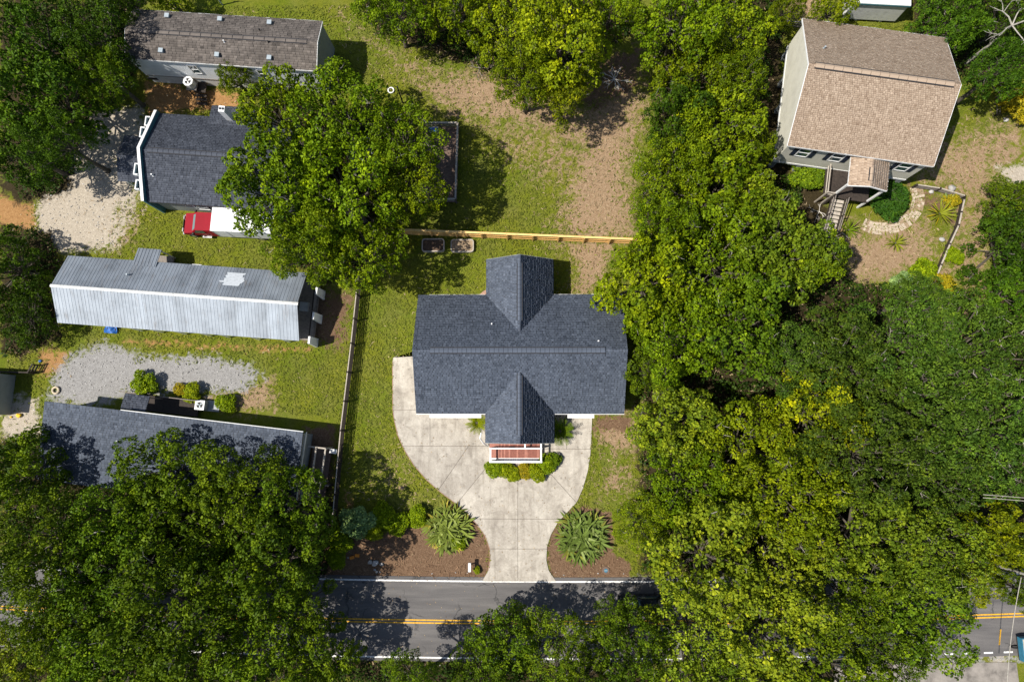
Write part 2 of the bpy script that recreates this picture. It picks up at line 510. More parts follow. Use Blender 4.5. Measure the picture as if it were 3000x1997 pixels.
# ------------------------------------------------------------------ where the ground is what
def sdist(px, py, pts):
    """signed distance to a polygon, positive inside"""
    pts = np.array(pts, float)
    d = np.full(px.shape, 1e9)
    ins = np.zeros(px.shape, bool)
    for i in range(len(pts)):
        a, b = pts[i], pts[(i + 1) % len(pts)]
        e = b - a
        t = np.clip(((px - a[0]) * e[0] + (py - a[1]) * e[1]) / (e @ e + 1e-9), 0, 1)
        d = np.minimum(d, np.hypot(px - a[0] - t * e[0], py - a[1] - t * e[1]))
        c = ((a[1] > py) != (b[1] > py)) & (px < (b[0] - a[0]) * (py - a[1]) / (b[1] - a[1] + 1e-12) + a[0])
        ins ^= c
    return np.where(ins, d, -d)
AREAS = [  # layer, softness in metres, strength, outline
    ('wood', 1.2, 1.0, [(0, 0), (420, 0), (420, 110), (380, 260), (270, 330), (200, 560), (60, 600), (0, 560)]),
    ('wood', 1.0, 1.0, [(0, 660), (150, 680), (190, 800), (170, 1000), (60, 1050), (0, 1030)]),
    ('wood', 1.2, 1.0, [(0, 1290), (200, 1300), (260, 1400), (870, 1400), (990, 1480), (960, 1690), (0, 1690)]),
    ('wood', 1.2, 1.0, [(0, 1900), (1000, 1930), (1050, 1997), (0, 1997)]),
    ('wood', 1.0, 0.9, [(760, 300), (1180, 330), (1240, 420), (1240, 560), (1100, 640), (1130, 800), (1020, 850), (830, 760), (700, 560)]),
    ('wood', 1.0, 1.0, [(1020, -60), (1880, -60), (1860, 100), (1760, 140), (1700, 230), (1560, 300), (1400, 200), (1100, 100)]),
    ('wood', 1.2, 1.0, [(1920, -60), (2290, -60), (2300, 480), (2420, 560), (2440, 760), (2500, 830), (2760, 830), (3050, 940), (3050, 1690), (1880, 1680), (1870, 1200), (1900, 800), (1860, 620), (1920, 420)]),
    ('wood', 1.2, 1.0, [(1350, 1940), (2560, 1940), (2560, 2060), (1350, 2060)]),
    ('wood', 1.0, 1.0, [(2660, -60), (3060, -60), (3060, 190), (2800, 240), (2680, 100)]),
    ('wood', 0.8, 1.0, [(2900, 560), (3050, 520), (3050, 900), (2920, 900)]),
    ('dry', 3.2, 0.95, [(1440, 190), (1700, 330), (1860, 160), (1890, 290), (1840, 500), (1870, 700), (1640, 700), (1660, 560), (1700, 430), (1560, 370), (1330, 330), (1230, 250)]),
    ('dry', 2.2, 0.46, [(1000, 60), (1180, 130), (1420, 200), (1560, 330), (1820, 420), (1700, 620), (1500, 520), (1300, 340), (1150, 250)]),
    ('dry', 1.6, 0.85, [(1640, 700), (1800, 700), (1780, 800), (1720, 870), (1670, 860), (1690, 780)]),
    ('dry', 1.5, 0.8, [(1735, 1215), (1880, 1200), (1870, 1330), (1800, 1330), (1740, 1290)]),
    ('dry', 3.0, 0.92, [(2330, 560), (2520, 680), (2720, 640), (2730, 760), (2660, 820), (2500, 850), (2420, 720), (2330, 620)]),
    ('dry', 3.5, 0.72, [(2640, 420), (2990, 330), (2960, 560), (2880, 900), (2720, 820), (2800, 600), (2680, 540)]),
    ('dry', 2.0, 0.75, [(2860, 380), (3000, 340), (3000, 470), (2900, 540)]),
    ('dry', 1.0, 0.9, [(2280, -40), (2420, -40), (2420, 60), (2290, 50)]),
    ('dry', 2.0, 0.4, [(1080, 1280), (1170, 1300), (1260, 1430), (1200, 1490), (1060, 1460)]),
    ('dry', 1.5, 0.5, [(1760, 1330), (1880, 1330), (1860, 1460), (1720, 1470)]),
    ('dry', 1.5, 0.6, [(340, 600), (420, 590), (400, 740), (310, 740)]),
    ('dry', 1.0, 0.6, [(960, 0), (1040, 60), (1080, 100), (1000, 60)]),
    ('dry', 1.2, 0.7, [(620, 1140), (800, 1100), (810, 1200), (700, 1220), (540, 1180)]),
    ('earth', 0.9, 1.0, [(428, 240), (640, 262), (700, 285), (690, 325), (560, 320), (430, 345)]),
    ('earth', 1.1, 0.85, [(-20, 560), (100, 590), (120, 670), (60, 720), (-20, 640)]),
    ('earth', 0.7, 0.6, [(330, 985), (900, 1010), (920, 1030), (700, 1035), (340, 1012)]),
    ('earth', 1.0, 0.75, [(110, 1010), (210, 1030), (200, 1110), (110, 1100)]),
    ('earth', 0.6, 0.6, [(1000, 1430), (1045, 1450), (1030, 1500), (1000, 1500)]),
    ('mulch', 1.2, 0.8, [(890, 840), (1040, 850), (1010, 1030), (890, 1000)]),
    ('mulch', 0.7, 0.85, [(890, 1250), (985, 1240), (970, 1480), (900, 1400)]),
    ('mulch', 0.5, 1.0, [(955, 1565), (1010, 1555), (1130, 1560), (1240, 1530), (1320, 1470), (1400, 1530), (1436, 1610), (1436, 1660), (1412, 1700), (900, 1700), (920, 1600)]),
    ('mulch', 0.5, 1.0, [(1600, 1640), (1610, 1570), (1660, 1500), (1720, 1480), (1790, 1500), (1800, 1620), (1850, 1650), (1850, 1700), (1620, 1700)]),
    ('mulch', 0.6, 0.9, [(1738, 1215), (1850, 1215), (1850, 1262), (1738, 1262)]),  # mulch brown here also carries the eave's shadow on the ground
    ('mulch', 0.4, 1.0, [(1400, 1220), (1440, 1330), (1440, 1385), (1620, 1375), (1640, 1330), (1660, 1220)]),
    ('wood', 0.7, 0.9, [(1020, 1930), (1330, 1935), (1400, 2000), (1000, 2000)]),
    ('mulch', 1.0, 0.7, [(1780, 150), (1880, 130), (1880, 260), (1740, 330), (1680, 300)]),
    ('mulch', 0.8, 0.8, [(2640, 520), (2700, 560), (2800, 590), (2800, 660), (2740, 640)]),
    ('sand', 1.0, 1.0, [(250, 330), (420, 310), (420, 470), (350, 470), (395, 520), (400, 580), (345, 610), (330, 720), (180, 740), (110, 700), (105, 560), (190, 480)]),
    ('sand', 1.4, 0.75, [(120, 640), (345, 600), (400, 520), (430, 560), (350, 735), (170, 748)]),
    ('sand', 0.9, 0.95, [(2915, 490), (3050, 470), (3050, 560), (2950, 530)]),
    ('sand', 1.0, 0.8, [(0, 1150), (110, 1160), (130, 1290), (0, 1290)]),
    ('sand', 1.0, 0.7, [(2860, 1760), (2990, 1700), (2960, 2000), (2900, 2000)]),
    ('gravel', 1.3, 1.0, [(215, 1035), (300, 1000), (420, 1045), (620, 1045), (740, 1075), (770, 1110), (700, 1150), (520, 1145), (360, 1165), (260, 1190), (140, 1170), (160, 1090)]),
]
AREAS = [(a, s, k, poly(p)) for a, s, k, p in AREAS]
for o0, o1 in ((3.8, 4.35), (-4.2, -3.3)):
    xs_ = np.linspace(-60, 60, 25)
    AREAS.append(('gravel', .5, .62, [(x, -18.05 + .00045 * (x + 2) ** 2 + o0) for x in xs_] + [(x, -18.05 + .00045 * (x + 2) ** 2 + o1) for x in xs_[::-1]]))
def masks(px, py):
    out = {k: np.zeros(px.shape) for k in LAY}
    for nm, soft, k, pts in AREAS:
        d = sdist(px, py, pts)
        out[nm] = np.maximum(out[nm], k * np.clip(0.5 + d / soft * 0.5, 0, 1))
    return out
def strip_grid(name, mat, x0, x1, y0, y1, step, z):
    nx, ny = int((x1 - x0) / step) + 1, int((y1 - y0) / step) + 1
    X, Y = np.meshgrid(np.linspace(x0, x1, nx), np.linspace(y0, y1, ny))
    Z = 0.05 * np.sin(X * 0.31 + 1.3) * np.sin(Y * 0.27) + 0.03 * np.sin(X * 0.9 + Y * 0.7)
    Z = Z * 0.35 + z - 0.02
    V = np.stack([X.ravel(), Y.ravel(), Z.ravel()], 1)
    i = (np.arange(ny - 1)[:, None] * nx + np.arange(nx - 1)[None, :]).ravel()[:, None]
    return X.ravel(), Y.ravel(), nmesh(name, V, i + np.array([[0, 1, nx + 1, nx]]), mat)
# one sheet out to the horizon: fine in the middle, stretched towards the edge
gx = np.concatenate([[-400, -220, -130, -85], np.arange(-62, 60.01, 0.4), [85, 130, 220, 400]])
gy = np.concatenate([[-400, -200, -110, -60], np.arange(-34, 56.01, 0.4), [80, 130, 220, 400]])
GX, GY = np.meshgrid(gx, gy)
GZ = (0.05 * np.sin(GX * 0.31 + 1.3) * np.sin(GY * 0.27) + 0.03 * np.sin(GX * 0.9 + GY * 0.7)) * 0.35 - 0.035
gi = (np.arange(len(gy) - 1)[:, None] * len(gx) + np.arange(len(gx) - 1)[None, :]).ravel()[:, None]
gme = nmesh('ground', np.stack([GX.ravel(), GY.ravel(), GZ.ravel()], 1), gi + np.array([[0, 1, len(gx) + 1, len(gx)]]), 'ground', smooth=True)
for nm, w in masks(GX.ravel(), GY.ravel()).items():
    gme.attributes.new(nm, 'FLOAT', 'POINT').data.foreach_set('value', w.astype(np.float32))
struct(put('ground', gme), 'lawn, dry grass, sand and woodland floor')

# ------------------------------------------------------------------ road
def yc(x):
    return -18.05 + 0.00045 * (x + 2.0) ** 2
def ribbon(o0, o1, x0, x1, z0, z1, name, mat, parent=None, step=2.0):
    mb = MB()
    n = max(1, int(round((x1 - x0) / step)))
    xs = [x0 + (x1 - x0) * i / n for i in range(n + 1)]
    for a, c in zip(xs, xs[1:]):
        mb.face([(a, yc(a) + o0, z1), (c, yc(c) + o0, z1), (c, yc(c) + o1, z1), (a, yc(a) + o1, z1)])
    o = mb.build(name, mat, parent)
    return o
mb = MB()
xs = np.arange(-110, 110.1, 2.0)
for a, c in zip(xs, xs[1:]):
    mb.hexa([(a, yc(a) - 3.45, -0.3), (c, yc(c) - 3.45, -0.3), (c, yc(c) + 3.95, -0.3), (a, yc(a) + 3.95, -0.3),
             (a, yc(a) - 3.45, 0.02), (c, yc(c) - 3.45, 0.02), (c, yc(c) + 3.95, 0.02), (a, yc(a) + 3.95, 0.02)])
road = struct(mb.build('road', 'asphalt'), 'grey two-lane asphalt road')
ribbon(3.50, 3.64, -110, 110, 0, 0.026, 'edge_line', 'line_white', road)
ribbon(-3.20, -3.06, -110, 29.5, 0, 0.026, 'edge_line', 'line_white', road)
for k in range(9):
    x = 30.2 + k * 1.75
    ribbon(-3.20, -3.06, x, x + 0.8, 0, 0.026, 'dash_line', 'line_white', road, 0.8)
ribbon(0.07, 0.18, -110, 110, 0, 0.026, 'centre_line', 'line_yellow', road)
ribbon(-0.18, -0.07, -110, 110, 0, 0.026, 'centre_line', 'line_yellow', road)
for y0_, y1_, xx in ((1842, 1888, 2931),):
    a, c = P(xx, y0_), P(xx - 4, y1_)
    MB().slab([(c.x - .06, c.y, .027), (c.x + .06, c.y, .027), (a.x + .06, a.y, .027), (a.x - .06, a.y, .027)], 0.004).build('stop_mark', 'line_yellow', road)
mb = MB()
mb.prism([(27.5, -21.35), (43.5, -21.15), (44.5, -40), (25, -40)], -0.3, 0.012)
struct(mb.build('side_street', 'old_paving'), 'pale side street mouth')

# ------------------------------------------------------------------ driveway of cast slabs
def halfclip(pts, a, b):
    """keep the part to the left of the line a->b"""
    out = []
    def s(p):
        return (b[0] - a[0]) * (p[1] - a[1]) - (b[1] - a[1]) * (p[0] - a[0])
    for i in range(len(pts)):
        p, q = pts[i], pts[(i + 1) % len(pts)]
        sp, sq = s(p), s(q)
        if sp >= 0:
            out.append(p)
        if sp * sq < 0:
            t = sp / (sp - sq)
            out.append((p[0] + (q[0] - p[0]) * t, p[1] + (q[1] - p[1]) * t))
    return out
def cut(pieces, a, b, want=lambda c: True):
    a, b = P2(*a), P2(*b)
    res = []
    for p in pieces:
        c = (sum(q[0] for q in p) / len(p), sum(q[1] for q in p) / len(p))
        if want(c):
            l, r = halfclip(p, a, b), halfclip(p, b, a)
            res += [x for x in (l, r) if len(x) > 2 and abs(area(x)) > 0.15]
        else:
            res.append(p)
    return res
def area(p):
    return 0.5 * sum(p[i][0] * p[(i + 1) % len(p)][1] - p[(i + 1) % len(p)][0] * p[i][1] for i in range(len(p)))
def inset(p, d):
    if area(p) < 0:
        p = p[::-1]
    q = [p[0]]
    for x in p[1:]:
        if math.hypot(x[0] - q[-1][0], x[1] - q[-1][1]) > 0.02:
            q.append(x)
    p, out = q, []
    n = len(p)
    for i in range(n):
        a, b, c = Vector(p[i - 1]), Vector(p[i]), Vector(p[(i + 1) % n])
        n1 = Vector((-(b - a).y, (b - a).x)).normalized()
        n2 = Vector((-(c - b).y, (c - b).x)).normalized()
        m_ = n1 + n2
        k = d / max(0.35, 1 + n1.dot(n2)) if m_.length > 1e-3 else d
        out.append((b.x + m_.x * k, b.y + m_.y * k))
    return out
DRIVE = [(1152, 1047), (1160, 1043), (1260, 1040), (1260, 1010), (1700, 1010), (1733, 1060), (1735, 1220), (1733, 1280), (1730, 1330), (1722, 1380), (1708, 1430), (1690, 1470),
         (1662, 1500), (1634, 1530), (1614, 1566), (1603, 1600), (1601, 1640), (1608, 1670), (1630, 1702), (1412, 1702), (1430, 1670), (1436, 1640), (1434, 1605),
         (1421, 1568), (1396, 1534), (1366, 1500), (1330, 1470), (1290, 1440), (1250, 1405), (1215, 1365), (1186, 1320), (1166, 1275), (1155, 1230), (1151, 1200), (1150, 1060)]
pcs = [poly(DRIVE)]
drive_poly = pcs[0]
pcs = cut(pcs, (1300, 1518), (1750, 1520))
pcs = cut(pcs, (1300, 1606), (1750, 1607))
pcs = cut(pcs, (1517, 1000), (1517, 1720))
up = P(1500, 1518).y
L_ = lambda c: c[1] > up and c[0] < P(1517, 1400).x
R_ = lambda c: c[1] > up and c[0] > P(1517, 1400).x
pcs = cut(pcs, (1100, 1200), (1517, 1200), L_)
pcs = cut(pcs, (1000, 1305), (1517, 1306), L_)
pcs = cut(pcs, (1260, 1000), (1260, 1600), lambda c: L_(c) and c[1] > P(1500, 1330).y)
pcs = cut(pcs, (1423, 1371), (1342, 1470), lambda c: L_(c) and c[1] < P(1500, 1306).y)
pcs = cut(pcs, (1326, 1374), (1284, 1435), lambda c: L_(c) and c[1] < P(1500, 1306).y and c[0] < P(1370, 1400).x)
pcs = cut(pcs, (1500, 1314), (1800, 1315), R_)
pcs = cut(pcs, (1617, 1392), (1683, 1465), lambda c: R_(c) and c[1] < P(1500, 1315).y)
pcs = cut(pcs, (1660, 1000), (1660, 1700), lambda c: R_(c) and c[1] > P(1500, 1315).y)
drv = MB().prism(inset(drive_poly, 0.04), -0.25, -0.005).build('driveway', 'soil')
struct(drv, 'pale concrete driveway flaring up to the house')
for p in pcs:
    MB().prism(inset(p, 0.015), -0.004, 0.05 + random.uniform(-0.004, 0.004)).build('slab', 'concrete', drv)
# small strip of edging kerb along the lawn side
ed = [P2(*q) for q in DRIVE[20:36]]
mb = MB()
for a, c in zip(ed, ed[1:]):
    mb.beam((a[0], a[1], 0.03), (c[0], c[1], 0.03), 0.05, 0.09)
mb.build('edging', 'brick_pink', drv)

# ------------------------------------------------------------------ houses: shared pieces
def gable_body(mb, x0, x1, y0, y1, z0, ze, zr, axis='x', mi=0):
    """walls with gable ends; ridge runs along axis"""
    if axis == 'x':
        ym = (y0 + y1) / 2
        a = [(x0, y0, z0), (x0, y0, ze), (x0, ym, zr), (x0, y1, ze), (x0, y1, z0)]
        b_ = [(x1,) + p[1:] for p in a]
    else:
        xm = (x0 + x1) / 2
        a = [(x1, y0, z0), (x1, y0, ze), (xm, y0, zr), (x0, y0, ze), (x0, y0, z0)]
        b_ = [(p[0], y1, p[2]) for p in a]
    mb.face(a, mi)
    mb.face(b_[::-1], mi)
    for i in range(5):
        j = (i + 1) % 5
        mb.face([a[j], a[i], b_[i], b_[j]], mi)
def ridge_caps(parent, a, b, mat, L=0.42, W=0.36, pitch=0.5, h=0.07):
    """row of folded cap pieces along a ridge from a to b"""
    a, b = Vector(a), Vector(b)
    d = (b - a)
    n = max(1, int(d.length / L))
    d.normalize()
    s = Vector((-d.y, d.x, 0)).normalized()
    me = None
    e_ = a + d * (L * n)
    vn = MB()
    for q in (-1, 1):
        off = s * (q * W / 2)
        lo = Vector((0, 0, -pitch * W / 2))
        vn.hexa([a + off - s * .085 + lo - Vector((0, 0, .03)), e_ + off - s * .085 + lo - Vector((0, 0, .03)), e_ + off + s * .085 + lo - Vector((0, 0, .03)), a + off + s * .085 + lo - Vector((0, 0, .03)),
                 a + off - s * .085 + lo + Vector((0, 0, h * .8)), e_ + off - s * .085 + lo + Vector((0, 0, h * .8)), e_ + off + s * .085 + lo + Vector((0, 0, h * .8)), a + off + s * .085 + lo + Vector((0, 0, h * .8))])
    vn.build('ridge_vent_shade', 'vent_shade_dark', parent)  # dark strips paint the shaded gap under the vent caps
    for i in range(n):
        c = a + d * (L * (i + 0.5))
        if me is None:
            mb = MB()
            l = L * 0.47
            prof = [(-W / 2, -pitch * W / 2 - 0.02), (-W / 2, -pitch * W / 2 + h), (0, h + 0.02), (W / 2, -pitch * W / 2 + h), (W / 2, -pitch * W / 2 - 0.02)]
            A = [(-l, y, z) for y, z in prof]
            B_ = [(l, y, z + 0.015) for y, z in prof]
            mb.face(A)
            mb.face(B_[::-1])
            for q in range(4):
                mb.face([A[q + 1], A[q], B_[q], B_[q + 1]])
            me = mb.mesh('ridge_cap', mat)
            at = me.attributes.new('tone', 'FLOAT', 'POINT')
            at.data.foreach_set('value', [0.62] * len(me.vertices))
        put('ridge_cap', me, parent, c, math.atan2(d.y, d.x))
def pipe_vent(parent, x, y, z, h=0.45, r=0.06, mat='pipe_grey'):
    mb = MB().tube([(x, y, z - 0.25), (x, y, z + h)], r, 8)
    mb.tube([(x, y, z - 0.1), (x, y, z + 0.06)], [r * 2.2, r * 1.2], 8)
    mb.build('vent_pipe', mat, parent)
def window(parent, c, w, h, nrm, name='window', frame='white', pane='glass', shutters=None, bars=True):
    """window whose centre is c on a wall facing nrm (unit xy) with width w and height h"""
    n = Vector((nrm[0], nrm[1], 0))
    t = Vector((-n.y, n.x, 0))
    c = Vector(c)
    up_ = Vector((0, 0, 1))
    def pane_box(mb, u0, u1, v0, v1, d0, d1):
        q = [c + t * u0 + up_ * v0, c + t * u1 + up_ * v0, c + t * u1 + up_ * v0, c + t * u0 + up_ * v0]
        pts = [c + t * u + up_ * v + n * d for v in (v0, v1) for u, d in ((u0, d0), (u1, d0), (u1, d1), (u0, d1))]
        mb.hexa(pts)
    mb = MB()
    f = 0.09
    for a in ((-w / 2 - f, -w / 2, -h / 2 - f, h / 2 + f), (w / 2, w / 2 + f, -h / 2 - f, h / 2 + f), (-w / 2, w / 2, h / 2, h / 2 + f), (-w / 2, w / 2, -h / 2 - f, -h / 2)):
        pane_box(mb, *a, 0.0, 0.07)
    if bars:
        pane_box(mb, -w / 2, w / 2, -0.035, 0.035, 0.0, 0.06)
    wo = mb.build(name, frame, parent)
    for v0, v1 in ((-h / 2, -0.035), (0.035, h / 2)) if bars else ((-h / 2, h / 2),):
        mb = MB()
        pane_box(mb, -w / 2, w / 2, v0, v1, 0.004, 0.03)
        mb.build('pane', pane, wo)
    if shutters:
        for s in (-1, 1):
            mb = MB()
            u = s * (w / 2 + f + 0.24)
            pane_box(mb, u - 0.2, u + 0.2, -h / 2 - f, h / 2 + f, 0.003, 0.05)
            for k in range(9):
                v = -h / 2 + (k + 0.5) * h / 9
                pane_box(mb, u - 0.15, u + 0.15, v - 0.04, v + 0.04, 0.05, 0.066)
            mb.build('shutter', shutters, parent)
    return wo
def simple_gable(t, L, D, ze, zr, mat, shing, wide=0.28, expo=0.2, over=0.35, z0=0.0, wallmat='siding_grey', fascia='white', endover=0.3, split=None):
    """rectangular house in frame t: ridge along x. returns the roof part"""
    mb = MB()
    k = (zr - ze) / (D / 2)
    gable_body(mb, -L / 2 + endover, L / 2 - endover, -D / 2 + over, D / 2 - over, z0, ze + k * over - 0.14, zr - 0.14)
    mb.build('wall', wallmat, t)
    S = [(-L / 2, -D / 2, ze), (L / 2, -D / 2, ze), (L / 2, 0, zr), (-L / 2, 0, zr)]
    Nn = [(L / 2, D / 2, ze), (-L / 2, D / 2, ze), (-L / 2, 0, zr), (L / 2, 0, zr)]
    mb = MB()
    mb.slab(S, 0.12)
    mb.slab(Nn, 0.12)
    roof = mb.build('roof', 'dark', t)
    if shing:
        shingles('shingles', [slope(*S), slope(*Nn)], shing, roof, wide, expo)
    for nm, yy in (('eave_fascia', -D / 2 - 0.022), ('eave_fascia', D / 2 + 0.022)):
        MB().box(-L / 2, L / 2, yy - 0.02, yy + 0.02, ze - 0.17, ze + 0.012).build(nm, fascia, t)
    for x in (-L / 2 - 0.022, L / 2 + 0.022):
        mb = MB()
        for s in (-1, 1):
            mb.hexa([(x - .02, s * D / 2, ze - .17), (x + .02, s * D / 2, ze - .17), (x + .02, 0, zr - .17), (x - .02, 0, zr - .17),
                     (x - .02, s * D / 2, ze + .012), (x + .02, s * D / 2, ze + .012), (x + .02, 0, zr + .012), (x - .02, 0, zr + .012)])
        mb.build('rake_board', fascia, t)
    return roof
FOOT = []   # building footprints as polygons (trunks and tufts keep out)
def foot(t, x0, x1, y0, y1):
    M = Matrix.Translation(t.location) @ Matrix.Rotation(t.rotation_euler.z, 4, 'Z')
    FOOT.append([tuple((M @ Vector((x, y, 0)))[:2]) for x, y in ((x0, y0), (x1, y0), (x1, y1), (x0, y1))])

# ------------------------------------------------------------------ the house in the middle
CX = -0.58
t = thing('cross_gable_house', 'blue-grey shingled cross-gabled house at the head of the concrete driveway', 'house', (CX, 6.15, 0))
ZE, ZR, ZW = 2.8, 5.6, 4.7
X0, X1, Y = -9.35, 9.35, 5.4            # main block eaves, frame centred on the ridge crossing
WX, WN, FN = 3.08, 8.7, -8.03           # wing half width, north gable edge, front gable edge
mb = MB()
gable_body(mb, X0 + .3, X1 - .3, -Y + .4, Y - .4, 0, ZE + .05, ZR - .15)
mb.build('wall', 'siding_white', t)
mb = MB()
gable_body(mb, -WX + .35, WX - .35, Y - .5, WN - .25, 0, ZE + .05, ZW - .15, 'y')
mb.build('wall', 'siding_white', t)
mb = MB()
gable_body(mb, -WX + .35, WX - .35, FN + 1.5, -Y + .5, 0, ZE + .05, ZW - .15, 'y')
mb.build('wall', 'siding_white', t)
k = (ZR - ZE) / Y
yv = Y - (ZW - ZE) / k                  # where a wing ridge dies into the main slope
mb = MB()
S = [(X0, -Y, ZE), (X1, -Y, ZE), (X1, 0, ZR), (X0, 0, ZR)]
Nn = [(X1, Y, ZE), (X0, Y, ZE), (X0, 0, ZR), (X1, 0, ZR)]
mb.slab(S, 0.12).slab(Nn, 0.12)
e = 0.012
NW = [(-WX, WN, ZE), (-WX, yv - .2, ZE), (0, yv - .2, ZW), (0, WN, ZW)]
NE = [(WX, yv - .2, ZE), (WX, WN, ZE), (0, WN, ZW), (0, yv - .2, ZW)]
FW = [(-WX, -yv + .2, ZE), (-WX, FN, ZE), (0, FN, ZW), (0, -yv + .2, ZW)]
FE = [(WX, FN, ZE), (WX, -yv + .2, ZE), (0, -yv + .2, ZW), (0, FN, ZW)]
for q in (NW, NE, FW, FE):
    mb.slab([(a, b_, c_ + e) for a, b_, c_ in q], 0.11)
roof = mb.build('roof', 'dark', t)
kw = (ZW - ZE) / WX
def wingclip(o, u, v, fold):
    o, u, v = map(np.array, (o, u, v))
    def f(a, b_):
        p = o + a[:, None] * u + b_[:, None] * v
        return p[:, 2] > ZR - k * np.abs(p[:, 1]) - 0.03
    return f
def mainclip(o, u, v):
    o, u, v = map(np.array, (o, u, v))
    def f(a, b_):
        p = o + a[:, None] * u + b_[:, None] * v
        return p[:, 2] > ZW - kw * np.abs(p[:, 0]) - 0.03
    return f
pl = []
for q in (S, Nn):
    o_, u_, v_, L0, S0, _ = slope(*q)
    pl.append((o_, u_, v_, L0, S0, mainclip(o_, u_, v_)))
for q in (NW, NE, FW, FE):
    q = [(a, b_, c_ + e) for a, b_, c_ in q]
    o_, u_, v_, L0, S0, _ = slope(*q)
    pl.append((o_, u_, v_, L0, S0, wingclip(o_, u_, v_, 0)))
shingles('shingles', pl, 'shingle_blue', roof, 0.27, 0.19, 0.05)
ridge_caps(roof, (X0 + 1.55, 0, ZR + .02), (X1 - 1.6, 0, ZR + .02), 'shingle_blue', 0.40, 0.42, k)
ridge_caps(roof, (0, WN - .75, ZW + .03), (0, yv + 0.75, ZW + .03), 'shingle_blue', 0.40, 0.36, kw)
ridge_caps(roof, (0, FN + .75, ZW + .03), (0, -yv - 0.1, ZW + .03), 'shingle_blue', 0.40, 0.36, kw)
for x_, y_ in ((1440, 946), (1752, 1000)):
    p = P(x_, y_, 4.9)
    pipe_vent(roof, p.x - CX, p.y - 6.15, ZR - k * abs(p.y - 6.15), 0.3, 0.055, 'white')
# white gutters and trim along the eaves
for x0, x1, yy in ((X0, -WX - .02, -Y - .07), (WX + .02, X1, -Y - .07), (X0 + 1, -WX - .02, Y + .03), (WX + .02, X1, Y + .03)):
    MB().box(x0, x1, yy - .022, yy + .022, ZE - .16, ZE - .02).build('gutter', 'white', t)
for s in (-1, 1):
    for yy in (WN + .022, FN - .022):
        MB().hexa([(s * WX, yy - .02, ZE - .16), (0, yy - .02, ZW - .16), (0, yy + .02, ZW - .16), (s * WX, yy + .02, ZE - .16),
                   (s * WX, yy - .02, ZE), (0, yy - .02, ZW), (0, yy + .02, ZW), (s * WX, yy + .02, ZE)]).build('rake_board', 'siding_grey', t)
# garage: door, and the white header ledge that shows beyond the eave
for x0, x1 in ((-8.2, -3.5), (4.3, 6.7)):
    MB().box(x0, x1, -Y - .42, -Y + .38, 2.28, 2.40).build('door_hood', 'white_dirty', t)
gd = MB().box(-8.0, -4.2, -Y + .36, -Y + .40, 0.05, 2.2).build('garage_door', 'white', t)
for z in np.arange(0.1, 2.1, 0.53):
    for x in np.arange(-7.9, -4.3, 0.94):
        MB().box(x + .06, x + .86, -Y + .335, -Y + .36, z, z + .44).build('door_panel', 'white', gd)
MB().box(4.4, 6.6, -Y + .36, -Y + .40, 0.05, 2.2).build('carport_door', 'white', t)
for x in (-8.9, 8.6):
    window(t, (x + (0.6 if x < 0 else -0.8), Y - .4, 1.5), 1.0, 1.1, (0, 1))
window(t, (-6, Y - .4, 1.5), 1.4, 1.1, (0, 1))
window(t, (6, Y - .4, 1.5), 1.4, 1.1, (0, 1))
# north wing: brick step showing at its foot
mb = MB()
mb.prism([(-4.3, Y - .4), (-3.0, Y - .4), (-3.0, Y + 1.1), (-3.5, Y + .9), (-4.0, Y + .45)], 0, 0.12)
mb.build('step', 'brick_pink', t)
# porch: red decking behind white rails in front of the front gable
def R3(x, y, z):
    p = P(x, y, z)
    return (p.x - CX, p.y - 6.15, p.z)
dz = 0.48
a, b2 = R3(1434, 1300, dz), R3(1588, 1358, dz)
px0, px1 = a[0], b2[0]
pyN, pyS = -Y - .6, b2[1]
MB().box(px0 + .06, px1 - .06, pyS + .06, FN + 1.6, 0.02, dz - .05).build('porch_skirt', 'white', t)
n = int((px1 - px0) / 0.145)
for i in range(n):
    x = px0 + (px1 - px0) * i / n
    MB().box(x + .004, x + (px1 - px0) / n - .004, pyS + (0.52 if True else 0), FN + 1.5, dz - .04, dz + random.uniform(0, .006)).build('deck_board', 'red_deck_light' if i < 6 or random.random() < .3 else 'red_deck', t)
for j in range(3):
    z = dz - .12 - j * .14
    MB().box(px0 + .05, px1 - .05, pyS + .36 - j * .17, pyS + .52 - j * .17, z - .03, z).build('step', 'red_deck', t)
rz = 1.4
w1 = R3(1436, 1313, rz)[1]
w2 = R3(1436, 1352, rz)[1]
ex0, ex1, em = R3(1437, 1313, rz)[0], R3(1585, 1313, rz)[0], R3(1538, 1305, rz)[0]
def rail(a, c, name='rail', w=0.13):
    MB().beam(a, c, w, 0.07).build(name, 'white', t)
rail((ex0 - .1, w1, rz), (ex1 + .1, w1, rz))
rail((ex0 - .1, w2, rz), (ex1 + .1, w2, rz), w=.17)
rail((ex0, w1, rz - .003), (ex0, w2, rz - .003), w=.15)
rail((ex1, FN + .3, rz - .003), (ex1, w2, rz - .003), w=.15)
rail((em, FN + .3, rz - .003), (em, w1, rz - .003))
for x in (ex0, ex1, em, (ex0 + ex1) / 2 - .6):
    for y in (w1, w2):
        if x == em and y == w2:
            continue
        MB().box(x - .055, x + .055, y - .055, y + .055, dz if y == w1 else 0, rz - .04).build('post', 'white', t)
nb = 30
for i in range(nb):
    x = ex0 + (ex1 - ex0) * (i + .5) / nb
    MB().box(x - .018, x + .018, w2 - .018, w2 + .018, 0.1, rz - .035).build('baluster', 'white', t)
for x in (-WX + .5, WX - .5):
    MB().box(x - .08, x + .08, FN + .25, FN + .41, 0, ZE).build('porch_post', 'white', t)
